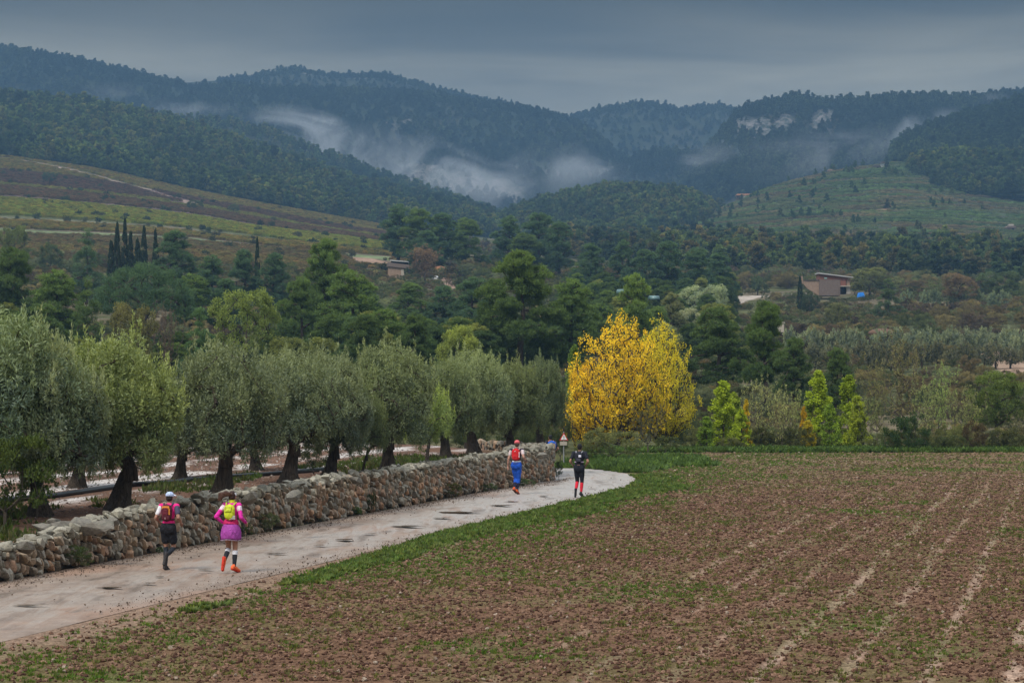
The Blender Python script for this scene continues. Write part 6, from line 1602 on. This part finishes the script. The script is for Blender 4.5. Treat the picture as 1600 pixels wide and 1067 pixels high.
        g = Geo(); r6 = rings[6]; g.quadstrip([r6 * (1.012, 1.012, 1) + (0, 0, .012), r6 * (1.014, 1.014, 1) - (0, 0, .006), r6 * (.99, .99, 1) - (0, 0, .004)], cap=False)
        add('skirt_hem', g.mesh('skirt_hem', cloth('pale_hem', (.55, .40, .55)), True), P)
        wear('waistband', [cap(V3(-.06, 0, 1.045), V3(.06, 0, 1.045), .115, .115), ball(V3(0, 0, 1.05), (.165, .135, .055))], cloth('red_waistband', (.55, .02, .12)))
        ln = .30
    else: ln = b_['len']
    hp = [ball(J['pel'] + (0, 0, .005), (.180 * w, .134, .155)), ball(J['pel'] + (0, 0, -.09), (.10, .125, .09))]
    for k in 'LR':
        hi, kn, an = 'hi' + k, 'kn' + k, 'an' + k; loose = b_.get('loose', 0.0)
        hp += [ball(J[hi] + (0, -.045, -.01), (.090 if fem else .097, .095, .110)), limb(hi, kn, 0, min(ln, 1) * .5, .102, .092 + loose * .5), limb(hi, kn, min(ln, 1) * .5, min(ln, 1), .092 + loose * .5, (.064 if ln >= 1 else .070 + loose))]
        if ln > 1: hp += [limb(kn, an, 0, .32 * min(1, ln - 1) / .35 if ln - 1 < .35 else .32, .063, .066)]
        if ln > 1.35: hp += [limb(kn, an, .32, ln - 1, .066, .05)]
    wear('shorts' if ln < 1 else 'tights', hp, m_ if b_['type'] != 'skirt' else cloth('dark_undershorts', (.03, .02, .05)))
    for nm, a, z0_, z1_, c in cfg.get('bands', []):      # coloured panels on the tights
        for k in 'LR':
            wear(nm, [limb(a[0] + k, a[1] + k, z0_, z1_, cfg.get('bandr', .078) if a[0] == 'hi' and z1_ < .9 else .070, .072 if a[0] == 'hi' else .062)], cloth(cfg['id'] + '_' + nm, c))
    s_ = cfg.get('socks')
    if s_:
        for k in 'LR':
            wear('sock', [limb('kn' + k, 'an' + k, s_['t0'], .5, .062, .058), limb('kn' + k, 'an' + k, .5, s_.get('t1', .97), .058, .042)], cloth(cfg['id'] + '_sock', s_['c']))
            if s_.get('cuff'): wear('sock_cuff', [limb('kn' + k, 'an' + k, s_['t0'] - .03, s_['t0'] + .05, .065, .064)], cloth(cfg['id'] + '_cuff', s_['cuff']))
    for k in 'LR':                                         # shoes
        an, toe = J['an' + k], J['to' + k]; fd = unit(toe - an); heel = an - fd * .02
        dvec = J.get('sole' + k, V3(0, 0, -1)); dvec = unit(dvec - fd * (dvec @ fd))
        p0 = an + dvec * .035 - fd * .055; p1 = toe + dvec * .02 + fd * .035
        sh_ = wear('shoe', [cap(p0 - dvec * .03, mid(p0, p1, .5) - dvec * .03, .043, .045), cap(mid(p0, p1, .5) - dvec * .02, p1 - dvec * .012, .045, .037), cap(p0, p0 - dvec * .07 + fd * .03, .042, .040)], cloth(cfg['id'] + '_shoe', cfg['shoe']), .012)
        add('sole', remesh([cap(p0 + dvec * .012, mid(p0, p1, .45) + dvec * .010, .040, .036), cap(mid(p0, p1, .45) + dvec * .010, p1 + dvec * .012, .040, .036)], .012, 'sole', cloth(cfg['id'] + '_sole', cfg['sole'])), sh_)
    # headwear and hair
    hd = cfg['head']
    if hd.get('hair'): add('hair', remesh([ball(h + (0, -.012, .032), (.084, .100, .098)), ball(h + (0, -.035, -.02), (.074, .074, .07))], .012, 'hair', cloth(cfg['id'] + '_hair', hd['hair'], .6)), P)
    if hd.get('cap'):
        c = add('cap', remesh([ball(h + (0, -.006, .055), (.092, .108, .082))] , .012, 'cap', cloth(cfg['id'] + '_cap', hd['cap'])), P)
        add('peak', remesh([cap(h + V3(hd.get('pk', .0) * 1.0, .10, .045), h + V3(hd.get('pk', .0) * 1.6, .17, .030), .035, .028), ball(h + (hd.get('pk', 0), .12, .04), (.07, .06, .012))], .010, 'peak', cloth(cfg['id'] + '_peak', hd.get('peak', hd['cap']))), c)
    if hd.get('band'): add('headband', remesh([lambda g: g.tube([h + (0, 0, .018), h + (0, .012, .072)], [.090, .087], 20)], .010, 'headband', cloth('white_headband', hd['band'])), P)
    if hd.get('tail'):
        o = h + V3(0, -.09, .05); rg_ = NRM(9); st_ = []
        for i in range(16):
            e1 = o + V3(-.10, -.05, .02 + rg_.normal() * .02); e2 = o + V3(-.20 + rg_.normal() * .03, -.07, -.01 + rg_.normal() * .035); e3 = e2 + V3(-.03, -.01, -.10 + rg_.normal() * .04)
            st_ += [cap(o, e1, .036, .042), cap(e1, e2, .040, .032), cap(e2, e3, .030, .010)]
        add('ponytail', remesh(st_, .010, 'ponytail', cloth('brown_ponytail', hd['tail'], .5), 1), P)
    # backpack
    bp = cfg.get('pack')
    if bp:
        cz_ = J['che'] + V3(0, -.150, -.03 + bp.get('dz', 0)); hw, hh, dp = bp.get('w', .125), bp.get('h', .19), bp.get('d', .065)
        def body_(g):
            rings = []; n = 20
            for i in range(11):
                v = -1 + 2 * i / 10; a = np.arange(n) * 2 * math.pi / n; k_ = (1 - abs(v) ** 3.5) ** .5 if abs(v) < 1 else 0.02; k_ = max(k_, .05)
                ex_ = np.sign(np.cos(a)) * np.abs(np.cos(a)) ** .6; ey = np.sign(np.sin(a)) * np.abs(np.sin(a)) ** .7
                tw = 1 - bp.get('taper', .1) * (1 - v) / 2
                rings.append(cz_ + np.stack([hw * tw * k_ * ex_, dp * k_ * ey, np.full(n, hh * v)], 1))
            g.quadstrip(rings)
        g = Geo(); body_(g); pk = add('backpack', g.mesh('backpack', cloth(cfg['id'] + '_pack', bp['c']), True), P)
        for nm, c, (x, z), (sx, sz), y in bp.get('panels', []):
            add(nm, remesh([lambda g, x=x, z=z, sx=sx, sz=sz, y=y: g.box(cz_ + V3(x, -dp + y, z), (sx, .014, sz), 0, .006)], .008, nm, cloth(cfg['id'] + '_' + nm, c), 3), pk)
        for s in (-1, 1):
            add('shoulder_strap', remesh([cap(cz_ + (s * .085, .03, .15), J['che'] + (s * .11, -.03, .175), .020, .020), cap(J['che'] + (s * .11, -.03, .175), J['che'] + (s * .10, .11, .06), .020, .018)], .012, 'shoulder_strap', cloth(cfg['id'] + '_strap', bp.get('strap', bp['c']))), pk)
        if bp.get('belt'): add('hip_belt', remesh([ball(V3(0, 0.0, J['wai'][2] + .02), (.160 * w, .142, .030))], .012, 'hip_belt', cloth(cfg['id'] + '_belt', bp['belt'])), pk)
    return P
# stance left, right foot kicked up behind (crossing inward)
poseA = dict(knL=V3(-.075, .06, .52), anL=V3(-.055, -.03, .09), toL=V3(-.055, .12, .035),
             knR=V3(.09, .10, .50), anR=V3(.045, -.24, .34), toR=V3(.030, -.30, .19), soleR=V3(0, -1, .35),
             elL=V3(-.27, -.07, 1.17), wrL=V3(-.25, .14, 1.06), elR=V3(.28, -.12, 1.18), wrR=V3(.27, .10, 1.05))
person(263, 891, 122, dict(id='magenta_man', pose=poseA, w=1.02, skin=(0.36, 0.19, 0.13), shirt=dict(c=(0.80, 0.02, 0.22), sl=.62, split=dict(L=(.72, .70, .72), R=(.06, .055, .09))),
       bottom=dict(type='shorts', c=(.012, .012, .016), len=.62, loose=.028), socks=dict(c=(.018, .022, .030), t0=.06), shoe=(.04, .035, .035), sole=(.05, .045, .045),
       head=dict(hair=(.03, .022, .018), cap=(.50, .60, .82), peak=(.75, .8, .9), pk=.035),
       pack=dict(c=(.105, .016, .028), strap=(.07, .05, .10), belt=(.085, .015, .025), w=.128, h=.20, panels=[('orange_arch', (.75, .28, .04), (0, .115), (.085, .035), 0.0), ('orange_side', (.75, .28, .04), (.082, .03), (.016, .075), .006), ('front_pocket', (.13, .018, .030), (-.005, .03), (.062, .085), -.006), ('lower_pocket', (.085, .012, .022), (0, -.105), (.095, .05), -.004), ('pale_tag', (.55, .35, .33), (-.005, -.12), (.010, .028), -.016)])),
       'running man in magenta shirt, black shorts and pale blue cap with a maroon backpack')
# right foot grounded and splayed, left foot kicked back with the sole towards the camera
poseB = dict(knR=V3(.085, .03, .50), anR=V3(.085, -.04, .10), toR=V3(.13, .10, .04),
             knL=V3(-.085, .09, .50), anL=V3(-.085, -.20, .25), toL=V3(-.090, -.25, .09), soleL=V3(0, -1, .3),
             elL=V3(-.29, -.14, 1.19), wrL=V3(-.17, -.02, 1.05), elR=V3(.25, -.05, 1.17), wrR=V3(.28, .16, 1.05))
person(361, 893, 126, dict(id='skirt_woman', fem=True, pose=poseB, w=.90, skin=(0.45, 0.235, 0.16), shirt=dict(c=(.72, .02, .32), sl=.35, split=dict(L=(.80, .62, .70), R=(.78, .6, .68)), arms=(.72, .03, .36), collar=(.62, .66, .03)),
       bottom=dict(type='skirt', c=(.36, .06, .33), len=.3), socks=dict(c=(.018, .020, .028), t0=.22, cuff=(.8, .8, .85)), shoe=(.85, .16, .05), sole=(.62, .045, .02),
       head=dict(hair=(.045, .022, .016), band=(.82, .82, .85), tail=(.075, .035, .022)),
       pack=dict(c=(.58, .66, .03), strap=(.5, .6, .05), w=.120, h=.175, taper=.05, panels=[('grey_pocket', (.35, .34, .30), (.085, -.115), (.062, .045), .03), ('top_flap', (.64, .72, .06), (-.01, .07), (.075, .06), -.004), ('pale_tag', (.7, .4, .2), (.02, -.155), (.012, .012), .02)])),
       'running woman with flying ponytail, purple skirt, white headband and a lime-yellow backpack')
# crossing stride
poseC = dict(knL=V3(-.05, .10, .50), anL=V3(-.045, -.12, .17), toL=V3(-.03, .02, .10),
             knR=V3(.06, .06, .52), anR=V3(.02, .0, .10), toR=V3(.04, .13, .04),
             elL=V3(-.26, -.02, 1.14), wrL=V3(-.29, .02, .90), elR=V3(.26, -.10, 1.20), wrR=V3(.30, .10, 1.10))
person(807, 772, 84, dict(id='red_pack_man', pose=poseC, w=1.0, skin=(0.46, 0.25, 0.18), shirt=dict(c=(.03, .025, .035), sl=.5, split=dict(L=(.62, .50, .50), R=(.62, .52, .52))),
       bottom=dict(type='tights', c=(.012, .085, .48), len=1.42), socks=dict(c=(.014, .016, .045), t0=.42), shoe=(.72, .13, .04), sole=(.10, .03, .02),
       head=dict(hair=(.08, .05, .035), cap=(.72, .14, .15)),
       pack=dict(c=(.62, .018, .022), strap=(.5, .4, .4), w=.135, h=.205, taper=.0, panels=[('white_side', (.75, .72, .74), (.112, -.01), (.020, .09), .03), ('white_mark', (.85, .8, .8), (-.012, .105), (.016, .016), -.004), ('lower_pocket', (.5, .015, .02), (-.01, -.10), (.085, .06), -.004)], belt=None)),
       'running man in pink cap with a red backpack and bright blue tights')
P3_ = [o for o in COL.objects if o.get('category') == 'person'][-1]
add('white_hem', remesh([ball(V3(0, 0.01, 1.06), (.158, .136, .055))], .014, 'white_hem', cloth('white_shirt_hem', (.72, .72, .75))), P3_)
add('black_waist_belt', remesh([ball(V3(0, 0.0, .995), (.182, .140, .040))], .014, 'black_waist_belt', M['black']), P3_)
poseD = dict(knR=V3(.085, .04, .50), anR=V3(.07, -.04, .11), toR=V3(.09, .09, .05),
             knL=V3(-.085, .10, .50), anL=V3(-.08, -.18, .20), toL=V3(-.085, -.20, .05), soleL=V3(0, -1, .25),
             elL=V3(-.29, -.06, 1.16), wrL=V3(-.24, .10, 1.05), elR=V3(.30, -.05, 1.16), wrR=V3(.20, .10, 1.03))
person(905, 776, 83, dict(id='black_man', pose=poseD, w=1.08, skin=(0.36, 0.19, 0.13), shirt=dict(c=(.014, .015, .024), sl=.6), bottom=dict(type='tights', c=(.010, .011, .018), len=1.04),
       bands=[('yellow_hip_panel', ('hi', 'kn'), .12, .2, (.75, .55, .02)), ('yellow_knee_panel', ('kn', 'an'), -.06, .06, (.72, .5, .03))], bandr=.098,
       socks=dict(c=(.62, .015, .035), t0=.14, t1=.88), shoe=(.02, .02, .024), sole=(.02, .02, .022), head=dict(hair=(.012, .011, .011)),
       pack=dict(c=(.018, .018, .026), strap=(.35, .34, .38), w=.125, h=.19, panels=[('white_patch', (.78, .75, .85), (.055, .045), (.045, .040), -.004), ('lower_pocket', (.05, .05, .07), (.01, -.08), (.075, .05), -.004)], belt=(.55, .42, .6))),
       'running man all in black with yellow knee panels and red compression socks')
person(861, 0, 66, dict(id='blue_pack_man', pose=poseD, w=1.05, skin=(0.42, 0.22, 0.15), shirt=dict(c=(.02, .02, .03), sl=.6), bottom=dict(type='tights', c=(.55, .12, .06), len=.7),
       socks=dict(c=(.02, .02, .03), t0=.1), shoe=(.05, .05, .05), sole=(.03, .03, .03), head=dict(hair=(.012, .012, .012)),
       pack=dict(c=(.01, .11, .50), strap=(.6, .15, .05), w=.19, h=.21, d=.09, panels=[('orange_left', (.85, .22, .06), (-.115, .03), (.028, .07), .03), ('orange_right', (.85, .25, .08), (.115, .06), (.028, .07), .03), ('white_left', (.8, .78, .8), (-.115, -.02), (.018, .03), .02), ('orange_base', (.8, .2, .06), (-.03, -.19), (.08, .022), .02), ('white_base', (.8, .75, .75), (.085, -.19), (.03, .022), .02)])),
       'runner half hidden by the wall end with a big blue and orange backpack', dist=108.0, zfoot=0.0)
P5 = [o for o in COL.objects if o.get('category') == 'person'][-1]; P5.location.z = CH + (HY - 679) / F * 108.0 - 1.74 * P5.scale[0]
P5.rotation_euler.z = R(20)

# ------------------------------------------------------------------ air: haze over everything, and patches of mist in the valley
def volmat(name, fn):
    m = bpy.data.materials.new(name); m.use_nodes = True; t = NT(m.node_tree); t.n.clear()
    out = t.new('ShaderNodeOutputMaterial'); t.l.new(fn(t), out.inputs['Volume']); return m
def _haze(t):
    v = t.new('ShaderNodeVolumePrincipled'); v.inputs['Color'].default_value = (0.190, 0.345, 0.535, 1)
    v.inputs['Density'].default_value = HAZE; v.inputs['Anisotropy'].default_value = 0.0
    return v.outputs[0]
HAZE = 2.4e-4
g = Geo(); g.box((0, 1740, 205), (2300, 1840, 211)) 
hz = add('haze', g.mesh('haze', volmat('air_haze', _haze)), kind='stuff')
def _mist(t, dens):
    tcn = t.new('ShaderNodeTexCoord'); o = tcn.outputs['Object']
    ln = t.new('ShaderNodeVectorMath', operation='LENGTH'); t.l.new(o, ln.inputs[0]); r = ln.outputs['Value']
    g_ = t.new('ShaderNodeNewGeometry')
    n = t.noise(1.0, 4, 0.62, t.mapping(g_.outputs['Position'], (0.013, 0.013, 0.022)), 1.3)
    f = t.math('MULTIPLY', t.math('SUBTRACT', 1.0, t.ramp(r, 0.25, 1.0)), t.ramp(n, 0.47, 0.70))
    v = t.new('ShaderNodeVolumePrincipled'); v.inputs['Color'].default_value = (0.93, 0.96, 1.0, 1)
    t.l.new(t.math('MULTIPLY', f, dens), v.inputs['Density']); return v.outputs[0]
def mist(px, y, d, wpx, hpx, dep, dens, tilt, label):
    c = W(px, y, d); k = d / F; g = Geo(); g.sphere((0, 0, 0), 1, nu=24, nv=14)
    e = add('mist_patch', g.mesh('mist_patch', volmat('mist', lambda t: _mist(t, dens)), True), loc=tuple(c), scale=(wpx * k / 2, dep, hpx * k / 2), rot=(0, R(tilt), 0), kind='stuff', label=label, cat='mist')
    return e
MISTS = [
 (478, 220, 2345, 230, 110, 40, 0.0190, 14, 'thick white mist lying behind the misty spur'),
 (650, 262, 2345, 460, 130, 40, 0.0062, 10, 'thin mist at the foot of the mountain face'),
 (880, 260, 2340, 230, 90, 40, 0.0045, 0, 'wisps of mist over the middle of the valley'),
 (1105, 246, 2040, 110, 50, 40, 0.0050, -14, 'small mist streak below the rock face'),
 (1290, 232, 2010, 330, 110, 50, 0.0026, -10, 'thin mist veil on the slope above the terraces'),
 (1430, 200, 2090, 170, 50, 40, 0.0050, -16, 'mist wisp behind the dark wooded hill'),
 (1510, 160, 2400, 150, 30, 40, 0.0040, -6, 'cloud scrap on the right-hand skyline'),
 (250, 165, 2370, 300, 70, 40, 0.0026, 8, 'faint mist on the left mountainside'),
 (780, 300, 2345, 560, 120, 40, 0.0022, 0, 'bluish low mist pooled in the gap between the wooded hills'),
]
for a in MISTS: mist(*a[:6], a[6] * 3.6, *a[7:])
